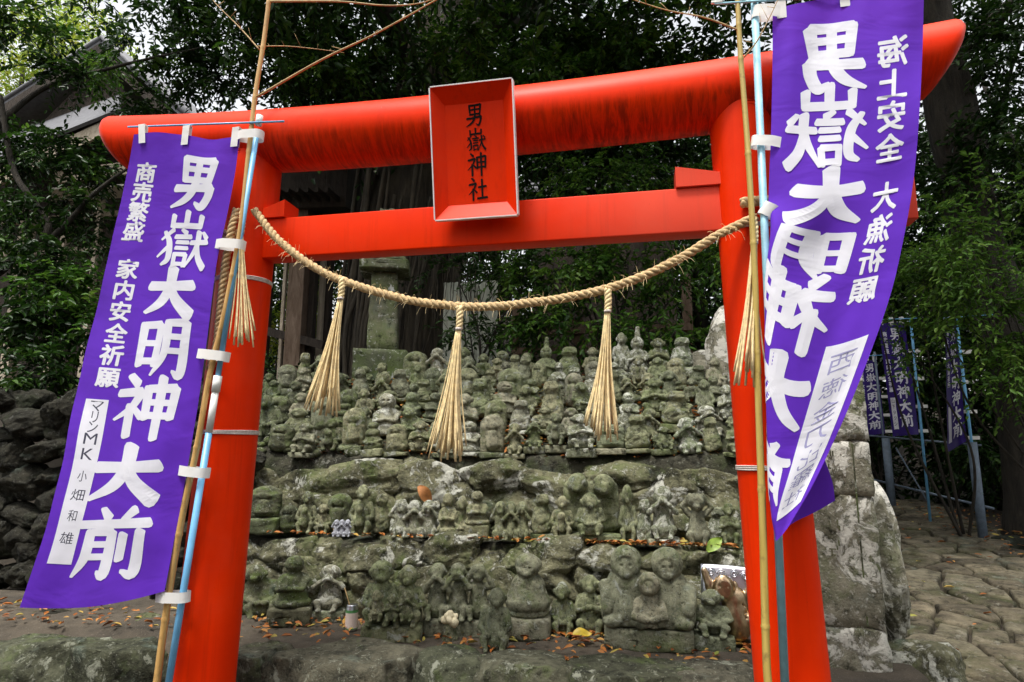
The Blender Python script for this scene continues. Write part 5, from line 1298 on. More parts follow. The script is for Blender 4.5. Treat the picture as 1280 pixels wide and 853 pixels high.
# the great old tree: fluted trunk hung with aerial roots, boughs over the statues
t = tag(empty('old_tree', (-2.9, 6.3, 2.3)), 'huge old tree with fluted trunk and hanging roots rising behind the stone lantern', 'tree')
def T(P, e): return [tuple(np.array(p)-np.array(e.location)) for p in P]
limbs(t, [(T([(-2.95, 6.3, 2.2), (-2.85, 6.3, 3.2), (-2.75, 6.35, 4.6), (-2.55, 6.4, 6.2), (-2.2, 6.5, 8.2), (-1.8, 6.6, 11)], t), .95, .5)], 'bark', 'trunk', 40, .05, 5, .07)
limbs(t, [(T([(-2.7, 6.2, 5.6), (-3.6, 6.0, 7.2), (-5.2, 5.4, 8.6), (-6.6, 4.6, 9.4)], t), .30, .08), (T([(-2.3, 6.3, 7.2), (-.8, 5.6, 8.6), (1.2, 4.6, 9.4), (3.0, 4.0, 9.8)], t), .3, .08), (T([(-2.4, 6.2, 7.0), (-2.9, 4.8, 8.4), (-3.0, 3.2, 9.0)], t), .24, .07), (T([(-2.2, 6.4, 8.0), (-.4, 7.4, 10), (1, 8, 12)], t), .25, .08)], 'barkdk', 'bough', 12, .05, 8)
rr2 = np.random.RandomState(12); paths = []
for k in range(26):
    a = rr2.uniform(-2.9, -.3); x, y = -2.8+.98*math.cos(a), 6.3+.98*math.sin(a); z1 = rr2.uniform(4.5, 7.5)
    paths.append((T([(x+.35, y+.05, z1+.6), (x+.12, y-.02, z1*.6+1.2), (x+rr2.normal(0, .06), y-.04, 3.2), (x-.03, y-.05, 2.2)], t), rr2.uniform(.02, .06), rr2.uniform(.015, .03)))
limbs(t, paths, 'bark', 'aerial_roots', 7, .05, 15)
paths = []
for k in range(70):
    x = rr2.uniform(-2.4, -.7); y = rr2.uniform(5.1, 5.5); z1 = rr2.uniform(3.6, 4.9); L = rr2.uniform(.5, 1.3)
    paths.append((T([(x, y, z1), (x+rr2.normal(0, .03), y-.03, z1-L*.5), (x+rr2.normal(0, .12), y-.05, z1-L)], t), .006, .003))
limbs(t, paths, 'bark', 'hanging_roots', 5, .0, 25)
crown(t, [(np.array(p)-np.array(t.location), q, n) for p, q, n in (((-2, 5.5, 9.2), (3.6, 2.6, 1.5), 900), ((2.6, 4.6, 9.6), (3.0, 2.2, 1.3), 600), ((-6.6, 5.2, 9.4), (2.8, 2.2, 1.5), 200), ((-3.2, 5.4, 7.4), (1.8, .8, .8), 260), ((-.6, 6.6, 7.0), (2.6, 1.2, 1.4), 560), ((1.5, 6.5, 6.6), (2.0, 1.0, 1.1), 420), ((-3.0, 2.6, 7.6), (3.0, 1.4, .7), 280), ((1.2, 2.6, 7.6), (3.0, 1.4, .7), 280))], .14, 16, 'leafdk', 31, Lr=(.4, 1.0))  # overhead blobs out of view, added to shade the background
crown(t, [(np.array(at(x, y, Y))-np.array(t.location), q, n) for x, y, Y, q, n in ((440, 60, 4.9, (.75, .4, .40), 70), (590, 65, 4.7, (.55, .4, .38), 60), (420, 95, 4.6, (.55, .3, .20), 34), (640, 40, 5.2, (.8, .4, .4), 70), (760, 60, 5.4, (1.0, .4, .5), 90), (860, 40, 5.2, (.8, .4, .4), 70), (520, 25, 5.4, (.8, .4, .3), 40), (700, 110, 5.0, (.7, .3, .22), 40), (660, 95, 4.6, (.6, .3, .3), 70), (800, 45, 5.0, (.9, .4, .4), 90), (600, 50, 4.6, (.6, .4, .4), 60), (380, 60, 4.6, (.6, .4, .4), 60))], .10, 12, 'leafmid', 33, name='low_sprays', Lr=(.22, .5))

# big tree by the path
t = tag(empty('path_tree', (5.6, 6.6, .2)), 'tree with a leaning bare trunk beside the stone path on the right', 'tree')
b0 = at(1290, 560, 6.6); b1 = at(1215, 260, 6.3); b2 = at(1178, 90, 6.2); b3 = at(1150, -60, 6.2)
limbs(t, [(T([(b0[0]-.1, 6.7, .1), b0, (b0*.45+b1*.55), b1, b2, b3, b3+np.array([-.3, 0, 2])], t), .34, .25)], 'barkdk', 'trunk', 22, .06, 41)
limbs(t, [(T([b2, b2+np.array([1.2, -.4, 1.0]), b2+np.array([2.6, -.8, 1.4])], t), .13, .04), (T([b3, b3+np.array([-1.4, -.4, 1.0]), b3+np.array([-2.6, -.8, 1.2])], t), .13, .04)], 'barkdk', 'bough', 8, .05, 44)
crown(t, [(np.array(p)-np.array(t.location), q, n) for p, q, n in (((5.2, 6, 9.8), (3.4, 2.6, 1.6), 900), ((8.2, 6, 7.6), (2.2, 2.0, 1.8), 520), ((7.4, 8.5, 5.0), (2.2, 1.2, 2.0), 420))], .13, 15, 'leafdk', 46, Lr=(.4, .9))
crown(t, [(np.array(at(x, y, Y))-np.array(t.location), q, n) for x, y, Y, q, n in ((1245, 50, 5.7, (.6, .4, .6), 110), (1268, 160, 5.6, (.45, .4, .5), 90), (1225, 215, 5.6, (.4, .35, .35), 60), (1250, 120, 8.2, (.9, .6, 1.2), 240), (1170, 180, 8.6, (1.0, .6, 1.2), 220), (1270, 290, 8.0, (.8, .6, .9), 160))], .10, 12, 'leafdk', 48, name='low_sprays', Lr=(.25, .55))

# fresh green shrubs hanging over the path on the right
def shrub(name, label, base, blobs, leaf, n_leaf, mat, seed, stems=6, cat='shrub', group=None, Lr=(.25, .55), droop=.35, smat='barkdk', sr=.022):
    e = tag(empty(name, base), label, cat, group); r = np.random.RandomState(seed); B0 = np.array(base)
    paths = []
    for k in range(stems):
        c, rad, n = blobs[k % len(blobs)]; p = np.array(c)+r.normal(0, .4, 3)*np.array(rad); m = (B0+p)/2+r.normal(0, .12, 3)*np.linalg.norm(p-B0)*.5
        paths.append(([r.normal(0, .06, 3)*np.array([1, 1, 0]), m-B0, p-B0], sr, sr*.3))
    limbs(e, paths, smat, 'stem', 7, .03, seed)
    crown(e, [(np.array(c)-B0, rad, n) for c, rad, n in blobs], leaf, n_leaf, mat, seed+3, Lr=Lr, droop=droop)
    return e
A = lambda x, y, Y: tuple(at(x, y, Y))
gz = lambda x, y: float(ground_z(x, y))
shrub('leafy_shrub', 'bright green leafy branches hanging at the right edge above the path', (6.2, 5.6, .2), [(A(1230, 330, 4.6), (.7, .5, .35), 150), (A(1170, 290, 4.9), (.45, .4, .30), 70), (A(1255, 240, 4.8), (.5, .4, .3), 60), (A(1150, 370, 5.2), (.40, .4, .25), 40), (A(1265, 400, 4.8), (.45, .4, .4), 90), (A(1215, 400, 4.9), (.5, .4, .3), 60), (A(1190, 430, 5.4), (.6, .4, .2), 34), (A(1255, 300, 5.0), (.5, .4, .5), 60), (A(1180, 350, 5.4), (.5, .3, .35), 44), (A(1270, 480, 5.0), (.4, .3, .5), 50)], .075, 11, 'leafbr', 51, 8, 'shrub', Lr=(.2, .55), droop=.4)
shrub('leafy_shrub', 'small bright sprig hanging in front of the far indigo banners', (4.75, 6.2, .35), [(A(1125, 350, 5.6), (.30, .3, .16), 26), (A(1140, 420, 5.6), (.14, .2, .10), 10), (A(1090, 380, 5.6), (.2, .2, .14), 10)], .07, 10, 'leafbr', 55, 4, 'shrub', Lr=(.15, .35))
# camellia like shrub behind the right half of the top row
shrub('glossy_shrub', 'dark glossy leaved shrub behind the top statue row and under the beam', (.5, 4.7, 2.3), [(A(700, 330, 4.4), (.62, .35, .26), 120), (A(790, 330, 4.3), (.6, .35, .30), 120), (A(750, 400, 4.2), (.7, .3, .25), 110), (A(840, 400, 4.3), (.4, .3, .40), 70), (A(880, 330, 4.4), (.4, .3, .3), 60), (A(690, 395, 4.4), (.35, .3, .2), 50), (A(760, 215, 4.8), (.9, .3, .22), 110), (A(850, 205, 4.8), (.5, .3, .2), 50)], .085, 12, 'leafmid', 61, 10)
shrub('ivy_bush', 'dark leafy bush in front of the pale corrugated sheet, left of the glossy shrub', (-1.2, 4.8, 2.3), [(A(640, 350, 4.5), (.35, .25, .35), 60), (A(560, 345, 4.8), (.3, .2, .20), 22), (A(590, 415, 4.6), (.45, .25, .12), 40)], .08, 11, 'leafdk', 66, 5)

# leafy boughs in the upper left, from a tree standing left of the frame
t = tag(empty('evergreen_tree', (-7.4, 2.6, .2)), 'evergreen tree whose dark leafy boughs fill the upper left corner', 'tree')
limbs(t, [(T([(-7.4, 2.6, 0), (-7.6, 2.7, 2.5), (-8.0, 2.9, 4.5), (-8.6, 3.0, 7)], t), .24, .12), (T([(-7.2, 2.75, 3), A(10, 330, 3.2), A(60, 285, 3.4), A(18, 215, 3.4), A(0, 120, 3.3)], t), .06, .03), (T([(-7.9, 2.9, 4.6), A(40, 120, 3.6), A(140, 85, 3.8), A(250, 60, 4.0)], t), .05, .012), (T([(-7.2, 2.7, 3.2), A(60, 300, 3.4), A(120, 240, 3.5), A(190, 190, 3.6)], t), .05, .012), (T([(-7.2, 2.7, 2.2), A(50, 370, 3.0), A(120, 380, 3.2)], t), .04, .01)], 'barkdk', 'trunk', 14, .05, 71)
crown(t, [(np.array(A(x, y, Y))-np.array(t.location), q, n) for x, y, Y, q, n in ((30, 40, 3.6, (.55, .4, .4), 50), (110, 110, 3.8, (.7, .4, .25), 50), (200, 30, 4.2, (.8, .5, .5), 90), (240, 80, 4.2, (.5, .4, .30), 80), (60, 250, 3.4, (.6, .4, .3), 70), (30, 320, 3.0, (.45, .4, .4), 80), (100, 350, 3.2, (.55, .3, .4), 80), (40, 420, 2.8, (.5, .3, .4), 90), (110, 430, 3.0, (.45, .3, .3), 50), (290, 90, 4.6, (.55, .4, .4), 70), (20, 160, 3.4, (.3, .3, .3), 30), (150, 200, 3.8, (.4, .3, .2), 26), (340, 60, 4.8, (.6, .4, .5), 80), (70, 215, 3.8, (.7, .4, .25), 90), (120, 280, 3.8, (.6, .3, .4), 90), (30, 180, 3.4, (.5, .3, .3), 60), (150, 130, 4.2, (.5, .4, .25), 60), (60, 470, 2.4, (.55, .25, .25), 80))], .095, 12, 'leafdk', 73, Lr=(.22, .5))
crown(t, [(np.array(A(x, y, Y))-np.array(t.location), q, n) for x, y, Y, q, n in ((60, 190, 3.5, (.5, .4, .3), 36), (150, 60, 4.0, (.7, .4, .4), 50), (260, 40, 4.3, (.5, .4, .4), 50), (50, 380, 2.8, (.5, .3, .35), 70), (110, 400, 2.9, (.4, .3, .3), 40), (40, 30, 3.4, (.5, .4, .3), 36), (320, 70, 4.4, (.5, .4, .4), 50))], .095, 12, 'leafmid', 75, name='sunlit_tint_sprays', Lr=(.2, .45))  # sunlight on these sprays is put into a brighter leaf colour

# dark evergreens farther back
gB = 'evergreen trees in the grove behind the shrine'
def grove_tree(x, y, h, w, label, seed, mat='leafdk', n=900, leaf=.19, low=.22):
    z0 = gz(x, y)-.1; t = tag(empty('grove_tree', (x, y, z0)), label, 'tree', gB); r = np.random.RandomState(seed)
    limbs(t, [([(0, 0, 0), (r.normal(0, .1), 0, h*.3), (r.normal(0, .25), 0, h*.7), (0, 0, h*.95)], .05*w+.07, .05)]+[([(0, 0, h*q), (math.cos(a)*w*.5, math.sin(a)*w*.5, h*(q+.08)), (math.cos(a)*w*.9, math.sin(a)*w*.9, h*(q+.12))], .06, .02) for q, a in zip(r.uniform(.3, .8, 7), r.uniform(0, 6.3, 7))], 'barkdk', 'trunk', 12, .05, seed)
    crown(t, [((r.normal(0, .25)*w, r.normal(0, .2)*w, h*q), (w*rr, w*rr*.8, h*.13), int(n*f)) for q, rr, f in ((low, .62, .14), (low+.14, .9, .2), (low+.28, 1.0, .22), (low+.42, .95, .2), (low+.56, .75, .14), (low+.68, .45, .1))], leaf, 14, mat, seed+1, Lr=(.5, 1.1), r0=.008)
for k, (x, y, h, w, lb, mt) in enumerate([(-6.2, 12.5, 11, 2.6, 'dark evergreen behind the plaque side of the old trunk, left of it', 'leafdk'), (-.6, 12, 11, 2.5, 'dark evergreen standing behind the name plaque', 'leafdk'), (2.2, 11.5, 11, 2.4, 'dark evergreen right of the name plaque, behind the beam', 'leafdk'), (5.2, 13.2, 11, 2.6, 'dark evergreen behind the right red pillar', 'leafdk'),
    (8.4, 11.5, 10, 2.6, 'dark evergreen behind the far indigo banners', 'leafdk'), (10.2, 8.5, 9, 2.3, 'dark evergreen at the right edge beyond the leaning trunk', 'leafdk'), (-9.6, 14.5, 12, 2.6, 'dark evergreen behind the roof ridge of the shrine hall', 'leafdk'), (-3.4, 16, 13, 2.6, 'tall dark evergreen far behind the old trunk', 'leafdk'), (7.2, 16.5, 11, 3.0, 'tall dark evergreen far behind the path', 'leafdk'), (11.5, 15, 11, 3.0, 'wide dark evergreen far behind the right edge', 'leafdk'), (2.6, 17.5, 12, 3.0, 'tall dark evergreen far behind the name plaque', 'leafdk')]):
    grove_tree(x, y, h, w, lb, 100+k*5, mt, 1000 if y < 14 else 800, low=.10)
for k, (x, y, lb) in enumerate([(-7.5, -10.5, 'unseen evergreen added to block low light, far left of the visitor'), (-3.2, -12.5, 'unseen evergreen added to block low light, left of the visitor'), (1.2, -13, 'unseen evergreen added to block low light, straight behind the visitor'), (5.6, -12, 'unseen evergreen added to block low light, right of the visitor'), (9.5, -9, 'unseen evergreen added to block low light, far right of the visitor'), (-11, -5, 'unseen evergreen added to block low light, left side of the forecourt'), (12.5, -3, 'unseen evergreen added to block low light, right side of the forecourt')]):  # unseen trees added behind the camera to block low sky light
    grove_tree(x, y, 10, 3.0, lb, 300+k*5, 'leafdk', 420, leaf=.3, low=.10)
for k, (x, y, Y, q, n, lb) in enumerate([(1090, 480, 10.5, (1.3, .8, .9), 150, 'dark shrub in the shade behind the farthest indigo banner'), (1180, 520, 10, (1.2, .8, .9), 150, 'dark shrub in the shade behind the railing, between the indigo banners'), (1260, 540, 8.5, (1.0, .8, .9), 150, 'dark shrub in the shade right of the thick blue grey post'), (1230, 430, 9.5, (1.4, .8, 1.0), 160, 'dark shrub in the shade above the thick blue grey post')]):
    c = at(x, y, Y); shrub('shade_shrub', lb, (c[0], c[1], gz(c[0], c[1])-.05), [(tuple(c), q, n)], .13, 13, 'leafdk', 400+k*7, 5, 'shrub', 'dark shrubs beyond the railing', Lr=(.3, .7))
def far_maple(px, py, Y, q, n, label, seed):
    c = np.array(at(px, py, Y)); x, y = c[0], c[1]; z0 = gz(x, y)-.1; t = tag(empty('maple_tree', (x, y, z0)), label, 'tree', 'sunlit maples far behind')
    limbs(t, [([(0, 0, 0), (.1, 0, (c[2]-z0)*.5), (0, 0, c[2]-z0)], .14, .05)], 'barkdk', 'trunk', 10, .05, seed); crown(t, [((0, 0, c[2]-z0), q, n)], .13, 12, 'leafyel', seed, Lr=(.4, .9))
far_maple(30, 80, 10, (2.4, 1.6, 1.7), 620, 'yellow green maple glowing behind the roof in the upper left corner', 201)
far_maple(85, 62, 11.5, (1.8, 1.2, 1.2), 320, 'yellow green maple glowing just above the roof ridge in the upper left', 203)
far_maple(352, 365, 11, (.9, .8, 1.3), 200, 'yellow green maple seen between the left red pillar and the wooden post', 205)
# low dark undergrowth in the shade: nobody could count it
r = np.random.RandomState(19); n = 900; X = r.uniform(-9, 12, n); Y = r.uniform(4.6, 16, n); ok = ~((X > 1.6) & (X < 5.6+.1*Y) & (Y < 12)) & ~((X > -4.4) & (X < -1.4) & (Y > 5) & (Y < 7.5)); X, Y = X[ok], Y[ok]
B = np.c_[X, Y, ground_z(X, Y)]; D = r.normal(0, .5, (len(X), 3)); D[:, 2] = r.uniform(.6, 1.4, len(X)); D /= np.linalg.norm(D, axis=1)[:, None]
V, F, ti = leaf_arrays(B, D, r.uniform(.4, 1.1, len(X)), 16, .13, 20, .3); tag(obj('undergrowth', mesh_np('undergrowth', V, F, M['leafdk'], False, ti)), 'dark leafy undergrowth under the trees', 'undergrowth', kind='stuff')

# ------------------------------------------------------------------ buildings and fences behind
def hall():
    Y = 7.2; P0 = at(60, 500, Y); z0 = gz(P0[0], Y); e = tag(empty('shrine_hall', (P0[0], Y, z0)), 'wooden shrine hall with pale eaves half hidden by leaves at the left', 'building')
    O = np.array([P0[0], Y, z0]); q = lambda x, y, dY=0: at(x, y, Y+dY)-O
    def slab(name, a, b, c, d, th, mat):
        a, b, c, d = map(np.array, (a, b, c, d)); n = np.cross(b-a, d-a); n /= np.linalg.norm(n); mb = MB(); mb.hexa([a-n*th/2, b-n*th/2, c-n*th/2, d-n*th/2, a+n*th/2, b+n*th/2, c+n*th/2, d+n*th/2]); return mb.build(name, M[mat], e)
    dp = np.array([0, 4.2, 0.])
    pk = q(127, 50); lo = q(-60, 170); ro = q(262, 175)
    rf = slab('roof', lo, pk, pk+dp, lo+dp, .10, 'tile'); rf2 = slab('roof', pk, ro, ro+dp, pk+dp, .10, 'tile')
    up = np.array([0, 0, .07])
    mb = MB()
    for k in range(15):
        a = pk+dp*(k/14.)+up; b = ro+dp*(k/14.)+up; mb.tube([a, b], .05, 8)
        a = pk+dp*(k/14.)+up; b = lo+dp*(k/14.)+up; mb.tube([a, b], .05, 8)
    mb.build('tile_rolls', M['tile'], rf, True)
    for a, b in ((lo, pk), (pk, ro)):
        d = np.array([0, -.06, -.16]); slab('bargeboard', a+d, b+d, b+d+np.array([0, 0, -.22]), a+d+np.array([0, 0, -.22]), .05, 'wooddk')
    mb = MB(); g0, g1 = q(0, 205, .3), q(235, 210, .3); gp = q(127, 80, .3); mb.add([g0, g1, gp, g0+[0, .05, 0], g1+[0, .05, 0], gp+[0, .05, 0]], [(0, 1, 2), (5, 4, 3), (0, 3, 4, 1), (1, 4, 5, 2), (2, 5, 3, 0)]); mb.build('gable_wall', M['wooddk'], e)
    # pent eave with pale boards
    slab('eave_board', q(-40, 232, -.9), q(135, 150, -.9), q(137, 166, -.9), q(-38, 250, -.9), .06, 'woodpale')
    slab('eave_board', q(70, 214, -.6), q(250, 192, -.6), q(250, 206, -.6), q(72, 230, -.6), .06, 'woodpale')
    slab('eave_soffit', q(64, 236, -.5), q(260, 226, -.5), q(260, 240, 0), q(64, 252, 0), .04, 'plaster')
    slab('pent_roof', q(-60, 222, -1.0), q(150, 138, -1.0), q(150, 120, .2), q(-60, 196, .2), .06, 'tile')
    mb = MB(); a, b = q(-80, 200, .55), q(300, 205, .55); mb.hexa([np.array([a[0], a[1], 0]), np.array([b[0], b[1], 0]), np.array([b[0], b[1]+.1, 0]), np.array([a[0], a[1]+.1, 0]), a, b, b+[0, .1, 0], a+[0, .1, 0]]); mb.build('wall', M['wooddk'], e)
    for x, w, mt in ((40, 12, 'woodpale'), (88, 7, 'woodpale'), (128, 6, 'woodpale'), (190, 8, 'wooddk')):
        mb = MB(); t = q(x, 246, .1); s = depth(t+O)/FPX; mb.box((t[0], t[1], t[2]/2), (w*s/2, w*s/2, t[2]/2)); mb.build('post', M[mt], e)
    for y, w in ((268, 6), (310, 5)):
        mb = MB(); a, b = q(0, y, .4), q(290, y, .4); mb.box(((a+b)/2), (abs(b[0]-a[0])/2, .05, .05)); mb.build('rail', M['woodpale'], e)
hall()
def shed():
    Y = 6.9; P0 = at(380, 440, Y); z0 = gz(P0[0], Y); e = tag(empty('wooden_shed', (P0[0], Y, z0)), 'dark wooden shelter with weathered brown posts seen behind the left pillar', 'building'); O = np.array([P0[0], Y, z0]); q = lambda x, y, dY=0: at(x, y, Y+dY)-O
    for x, w, mt, dy in ((381, 21, 'wood', 0), (397, 9, 'wooddk', .1), (408, 6, 'woodpale', .3), (340, 12, 'wooddk', .2), (362, 4, 'woodpale', .2), (415, 10, 'wooddk', .5)):
        t = q(x, 262, dy); mb = MB(); s = depth(t+O)/FPX; mb.box((t[0], t[1], t[2]/2), (w*s/2, w*s/2, t[2]/2), bev=.01); mb.build('post', M[mt], e)
    mb = MB(); a, b = q(325, 412, -.1), q(405, 432, -.1); R_ = roty(-math.atan2(b[2]-a[2], b[0]-a[0])); mb.box((a+b)/2, (np.linalg.norm(b-a)/2, .05, .07), R_); mb.build('rail', M['wooddk'], e)
    a, b = q(300, 262, -.3), q(432, 258, -.3); mb = MB(); mb.hexa([a, b, b+[0, 2.4, .3], a+[0, 2.4, .3], a+[-.2, -.2, .9], b+[0.1, -.2, .9], b+[.1, 2.4, 1.2], a+[-.2, 2.4, 1.2]]); mb.build('roof', M['wooddk'], e)
    for k in range(9):
        a_ = q(322+k*12, 250, -.45); mb = MB(); mb.box(a_+np.array([0, .5, .06]), (.03, .8, .04)); mb.build('rafter', M['wooddk'], e)
shed()
def fence():
    Y = 5.2; P0 = at(700, 470, Y); z0 = gz(P0[0], Y); O = np.array([P0[0], Y, z0]); e = tag(empty('wooden_fence', O), 'rough dark wooden fence of posts and rails behind the top statue row', 'fence'); q = lambda x, y, dY=0: at(x, y, Y+dY)-O
    for x, y0, w in ((645, 385, 9), (722, 398, 14), (792, 395, 10), (856, 328, 12)):
        t = q(x, y0); mb = MB(); mb.box((t[0], t[1], t[2]/2-.1), (w*.0105/2, .05, t[2]/2+.1), bev=.006); mb.build('post', M['wood'], e)
    for y in (412, 436):
        a, b = q(640, y, -.07), q(865, y+1, -.07); mb = MB(); mb.box((a+b)/2, (abs(b[0]-a[0])/2, .03, .045)); mb.build('rail', M['wood'], e)
fence()
def sheet_fence():
    Y = 5.6; a, b = at(553, 420, Y), at(622, 420, Y); z0 = gz(a[0], Y); zt = at(590, 352, Y)[2]; O = np.array([(a[0]+b[0])/2, Y, z0]); mb = MB(); n = 80; xs = np.linspace(a[0], b[0], n)-O[0]; yy = .02*np.sin(xs*70)
    V = []; F = []
    for x, y in zip(xs, yy): V += [(x, y, 0), (x, y, zt-z0), (x, y+.004, 0), (x, y+.004, zt-z0)]
    for i in range(n-1): k = i*4; F += [(k, k+4, k+5, k+1), (k+2, k+3, k+7, k+6), (k+1, k+5, k+7, k+3)]
    mb.add(V, F); o = mb.build('corrugated_sheet', M['sheet'], None, True, O); tag(o, 'pale corrugated sheet standing between the old tree and the fence', 'sheet')
sheet_fence()
def back_roof():
    Y = 9.5; a, b = at(655, 240, Y), at(850, 232, Y); c, d = at(850, 196, Y+2.2), at(655, 204, Y+2.2); z0 = gz(a[0], Y); O = np.array([(a[0]+b[0])/2, Y, z0]); e = tag(empty('outbuilding', O), 'low outbuilding with a grey slatted roof showing above the tie beam', 'building')
    up = np.array([0, 0, .08]); mb = MB(); P = [a-O, b-O, c-O, d-O]; mb.hexa(P+[p+up for p in P]); mb.build('roof', M['tile'], e)
    mb = MB()
    for k in range(9):
        t = (k+.5)/9; l, r_ = (P[0]*(1-t)+P[3]*t)+up*1.3, (P[1]*(1-t)+P[2]*t)+up*1.3; mb.tube([l, r_], .03, 6)
    mb.build('battens', M['tile'], e, True)
    mb = MB(); w = (P[1][0]-P[0][0])/2-.15; mb.box((0, 1.2, (P[0][2]-.05)/2), (w, 1., (P[0][2]-.05)/2)); mb.build('wall', M['wooddk'], e)
back_roof()

# ------------------------------------------------------------------ far banners with their poles and pipe railing by the path
gF = 'indigo banners standing along the path'
def far_banner(TL, TR, BL, BR, Y, mirror, label, side, name):
    C = []
    for v in np.linspace(0, 1, 6):
        row = []
        for u in (0, .33, .66, 1):
            R0 = np.array(TR)*(1-v)+np.array(BR)*v; L0 = np.array(TL)*(1-v)+np.array(BL)*v; p = R0*(1-u)+L0*u
            row.append(at(p[0], p[1], Y+.06*math.sin(u*5+v*3)*v+(.25*u if mirror else 0)))
        C.append(row)
    S = Wavy(C, (0, .33, .66, 1), np.linspace(0, 1, 6)); S.seed = int(TL[0]); S.amp = .012
    def design(put, S):
        put('main_lettering', M['wcloth'], [(strokes_mesh(c, 1.05), .40, .10+.128*k, .48, .115, 0) for k, c in enumerate('男嶽大明神大前')])
        it = [(font_mesh(c, .03), .82, .10+.05*k, .17, .042, 0) for k, c in enumerate(side[0])]+[(font_mesh(c, .03), .82, .34+.05*k, .17, .042, 0) for k, c in enumerate(side[1])]
        put('side_lettering', M['wcloth'], it); put('name_strip', M['wcloth'], [(patch_z(1), .82, .80, .18, .28, 0)])
        if name: put('handwriting', M['ink'], [(raised(font_mesh(c, 0), 4), .82, .69+.05*k, .12, .036, 0) for k, c in enumerate(name)])
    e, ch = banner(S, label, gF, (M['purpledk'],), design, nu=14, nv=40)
    for px in (0.1, .5, .9):
        p = S.pos([px], [0.])[0]; V = [p+np.array([x, 0, z]) for x, z in ((-.03, -.03), (.03, -.03), (.03, .09), (-.03, .09))]; ch('loop', mesh_np('loop', V+[v+np.array([0, .02, 0]) for v in V], [(0, 1, 2, 3), (7, 6, 5, 4), (3, 2, 6, 7)], M['loop'], False))
    for v in (.25, .5, .75, .97):
        p = S.pos([0.], [v])[0]; strap(ch, 'loop', p, p+np.array([.13, 0, 0]), .045, .026, M['loop'])
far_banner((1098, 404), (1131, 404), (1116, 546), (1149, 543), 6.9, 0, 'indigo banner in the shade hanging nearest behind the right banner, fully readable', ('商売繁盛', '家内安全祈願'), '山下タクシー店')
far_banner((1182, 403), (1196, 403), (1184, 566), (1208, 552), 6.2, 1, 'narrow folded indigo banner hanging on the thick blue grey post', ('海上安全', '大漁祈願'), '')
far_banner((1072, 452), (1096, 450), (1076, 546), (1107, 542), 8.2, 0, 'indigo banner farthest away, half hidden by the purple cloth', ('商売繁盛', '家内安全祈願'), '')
gP = 'thin poles holding the indigo banners'
def far_pole(p0, p1, Y, rad, label, mat, thick=None, bar=None):
    a, b = at(*p0, Y), at(*p1, Y); e = tag(empty('banner_pole', b), label, 'pole', gP); mb = MB(); mb.tube([b, a], rad, 10); child_build(mb, 'tube', M[mat], e)
    if thick: mb = MB(); mb.tube([b+np.array([.0, -.0, -.15]), at(*thick, Y)], .055, 14); child_build(mb, 'post', M['steelblue'], e)
    if bar: mb = MB(); mb.tube([at(*bar[0], Y-.03), at(*bar[1], Y-.03)], .008, 6); child_build(mb, 'crossbar', M['bluepole'], e)
far_pole((1138, 398), (1163, 652), 6.9, .018, 'thin blue pole of the nearest readable indigo banner', 'bluepole', None, ((1094, 400), (1148, 398)))
far_pole((1195, 397), (1229, 672), 6.2, .018, 'blue pole rising from a thick blue grey post at the path edge', 'bluepole', (1215, 553), ((1178, 398), (1265, 392)))
far_pole((1093, 440), (1112, 628), 8.2, .018, 'thin dark pole of the farthest indigo banner', 'steelblue', None, ((1068, 446), (1104, 444)))
def railing():
    e0 = at(1112, 640, 7.6); e = tag(empty('pipe_railing', e0), 'grey pipe railing running along the edge of the path', 'railing')
    def pp(pts, r_, name): mb = MB(); mb.tube(pts, r_, 10); child_build(mb, name, M['steelblue'], e)
    pp([at(1107, 548, 7.4), at(1115, 632, 7.4)], .055, 'post'); pp([at(1066, 543, 8.2), at(1226, 557, 6.25)], .014, 'rail'); pp([at(1084, 598, 8.0), at(1242, 636, 6.15)], .016, 'rail'); pp([at(1120, 560, 7.3), at(1160, 628, 6.9)], .010, 'brace')
railing()

# ------------------------------------------------------------------ fallen leaves
def litter(name, P, size, seed, label, flat=.3):
    r = np.random.RandomState(seed); n = len(P); a = r.uniform(0, 2*math.pi, n); ax = np.stack([np.cos(a), np.sin(a), r.normal(0, .18, n)], 1); nr = np.stack([r.normal(0, flat, n), r.normal(0, flat, n)-.1, np.ones(n)], 1)
    nr -= ax*(nr*ax).sum(1)[:, None]; nr /= np.linalg.norm(nr, axis=1)[:, None]; w = np.cross(nr, ax); s = size*r.uniform(.5, 1.2, (n, 1))
    pts = [(-.5, 0, .04), (-.18, .5, .14), (.22, .36, .12), (.5, 0, -.02), (.22, -.36, .12), (-.18, -.5, .14)]; curl = r.uniform(.2, 1.6, (n, 1))
    V = np.stack([P+s*(ax*p+w*q*.38+nr*c*curl) for p, q, c in pts], 1).reshape(-1, 3); k = np.arange(n)[:, None]*6
    o = obj(name, mesh_np(name, V, np.concatenate([k+np.array([0, 1, 2, 3]), k+np.array([3, 4, 5, 0])]), M['litter'], False, np.repeat(np.clip(r.beta(1.6, 1.6, n), 0, 1), 6)))
    return tag(o, label, 'leaves', kind='stuff')
r = np.random.RandomState(91); P = []
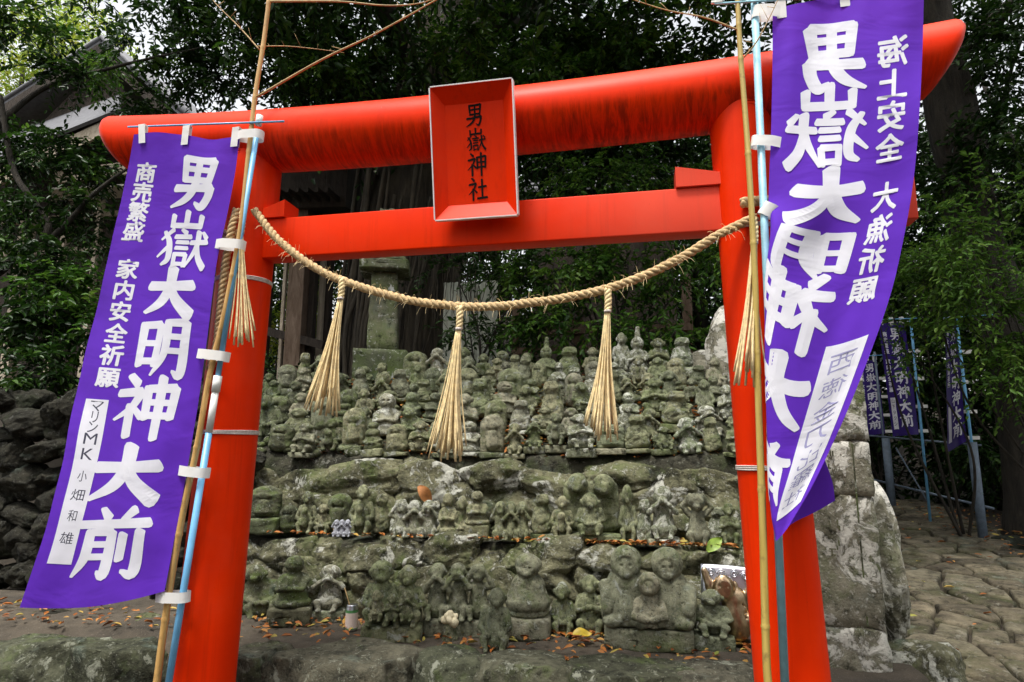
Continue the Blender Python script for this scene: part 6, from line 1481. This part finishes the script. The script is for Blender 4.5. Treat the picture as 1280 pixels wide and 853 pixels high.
for k in range(800):
    y = r.choice([r.uniform(.7, 1.45), r.normal(1.25, .1)]); x = r.uniform(-1.9, 1.45); P.append((x, y, .31+r.uniform(0, .015)))
for k in range(170): P.append((r.uniform(-4.2, -1.9), r.uniform(.75, 1.3), .315))
for k in range(420): 
    x = r.choice([r.uniform(-2.1, 1.4), r.normal(.75, .35)]); P.append((x, r.choice([r.uniform(1.5, 1.86), 1.5]), .845+r.uniform(0, .02)))
for k in range(2600): y = r.uniform(2.09, 3.1); P.append((r.uniform(-2.2, 1.4), y, slope_z(y)+r.uniform(.0, .05)))
litter('fallen_leaves', np.array(P), .062, 92, 'orange and brown fallen leaves lying on the ledges and among the statues')
P = []
for k in range(130):
    y = r.uniform(.6, 9); P.append((r.uniform(2.1+.1*y, 5.3), y, path_z(0, y)+.055))
for k in range(260): y = r.uniform(4.5, 8.5); P.append((5.0+.05*y+r.normal(.15, .35), y, path_z(0, y)+.05))
litter('path_leaves', np.array(P), .075, 95, 'yellow and brown fallen leaves scattered over the stone path')
def big_leaf(px, py, Y, L, col, label, rot, seed):
    P = at(px, py, Y); V, F = [], []
    n = 9
    for i in range(n):
        t = i/(n-1); w = math.sin(math.pi*min(1, t*.92+.06))**.8*.28*L; c = (t-.5)*L; z = .12*L*math.sin(t*5)
        V += [(c, -w, .10*L+z), (c, 0, z), (c, w, .10*L+z)]
    for i in range(n-1): k = i*3; F += [(k, k+3, k+4, k+1), (k+1, k+4, k+5, k+2)]
    o = obj('fallen_leaf', mesh_np('fallen_leaf', V, F, simple(col[0], col[1], .5, var=.3, scale=30)), None, P, rot); tag(o, label, 'leaf')
big_leaf(531, 619, 1.74, .17, ('orange_leaf', (.42, .17, .05)), 'large curled orange leaf caught behind the white crusted trio', (1.2, .9, .2), 1)
big_leaf(728, 793, 1.10, .12, ('yellow_leaf', (.46, .33, .03)), 'bright yellow leaf lying before the small statues left of the pair with infant', (.5, -.1, .2), 2)
big_leaf(893, 681, 1.5, .14, ('green_leaf', (.20, .30, .04)), 'yellow green leaf sticking up beside the brown monkey with hands on its head', (1.1, -.7, .3), 3)
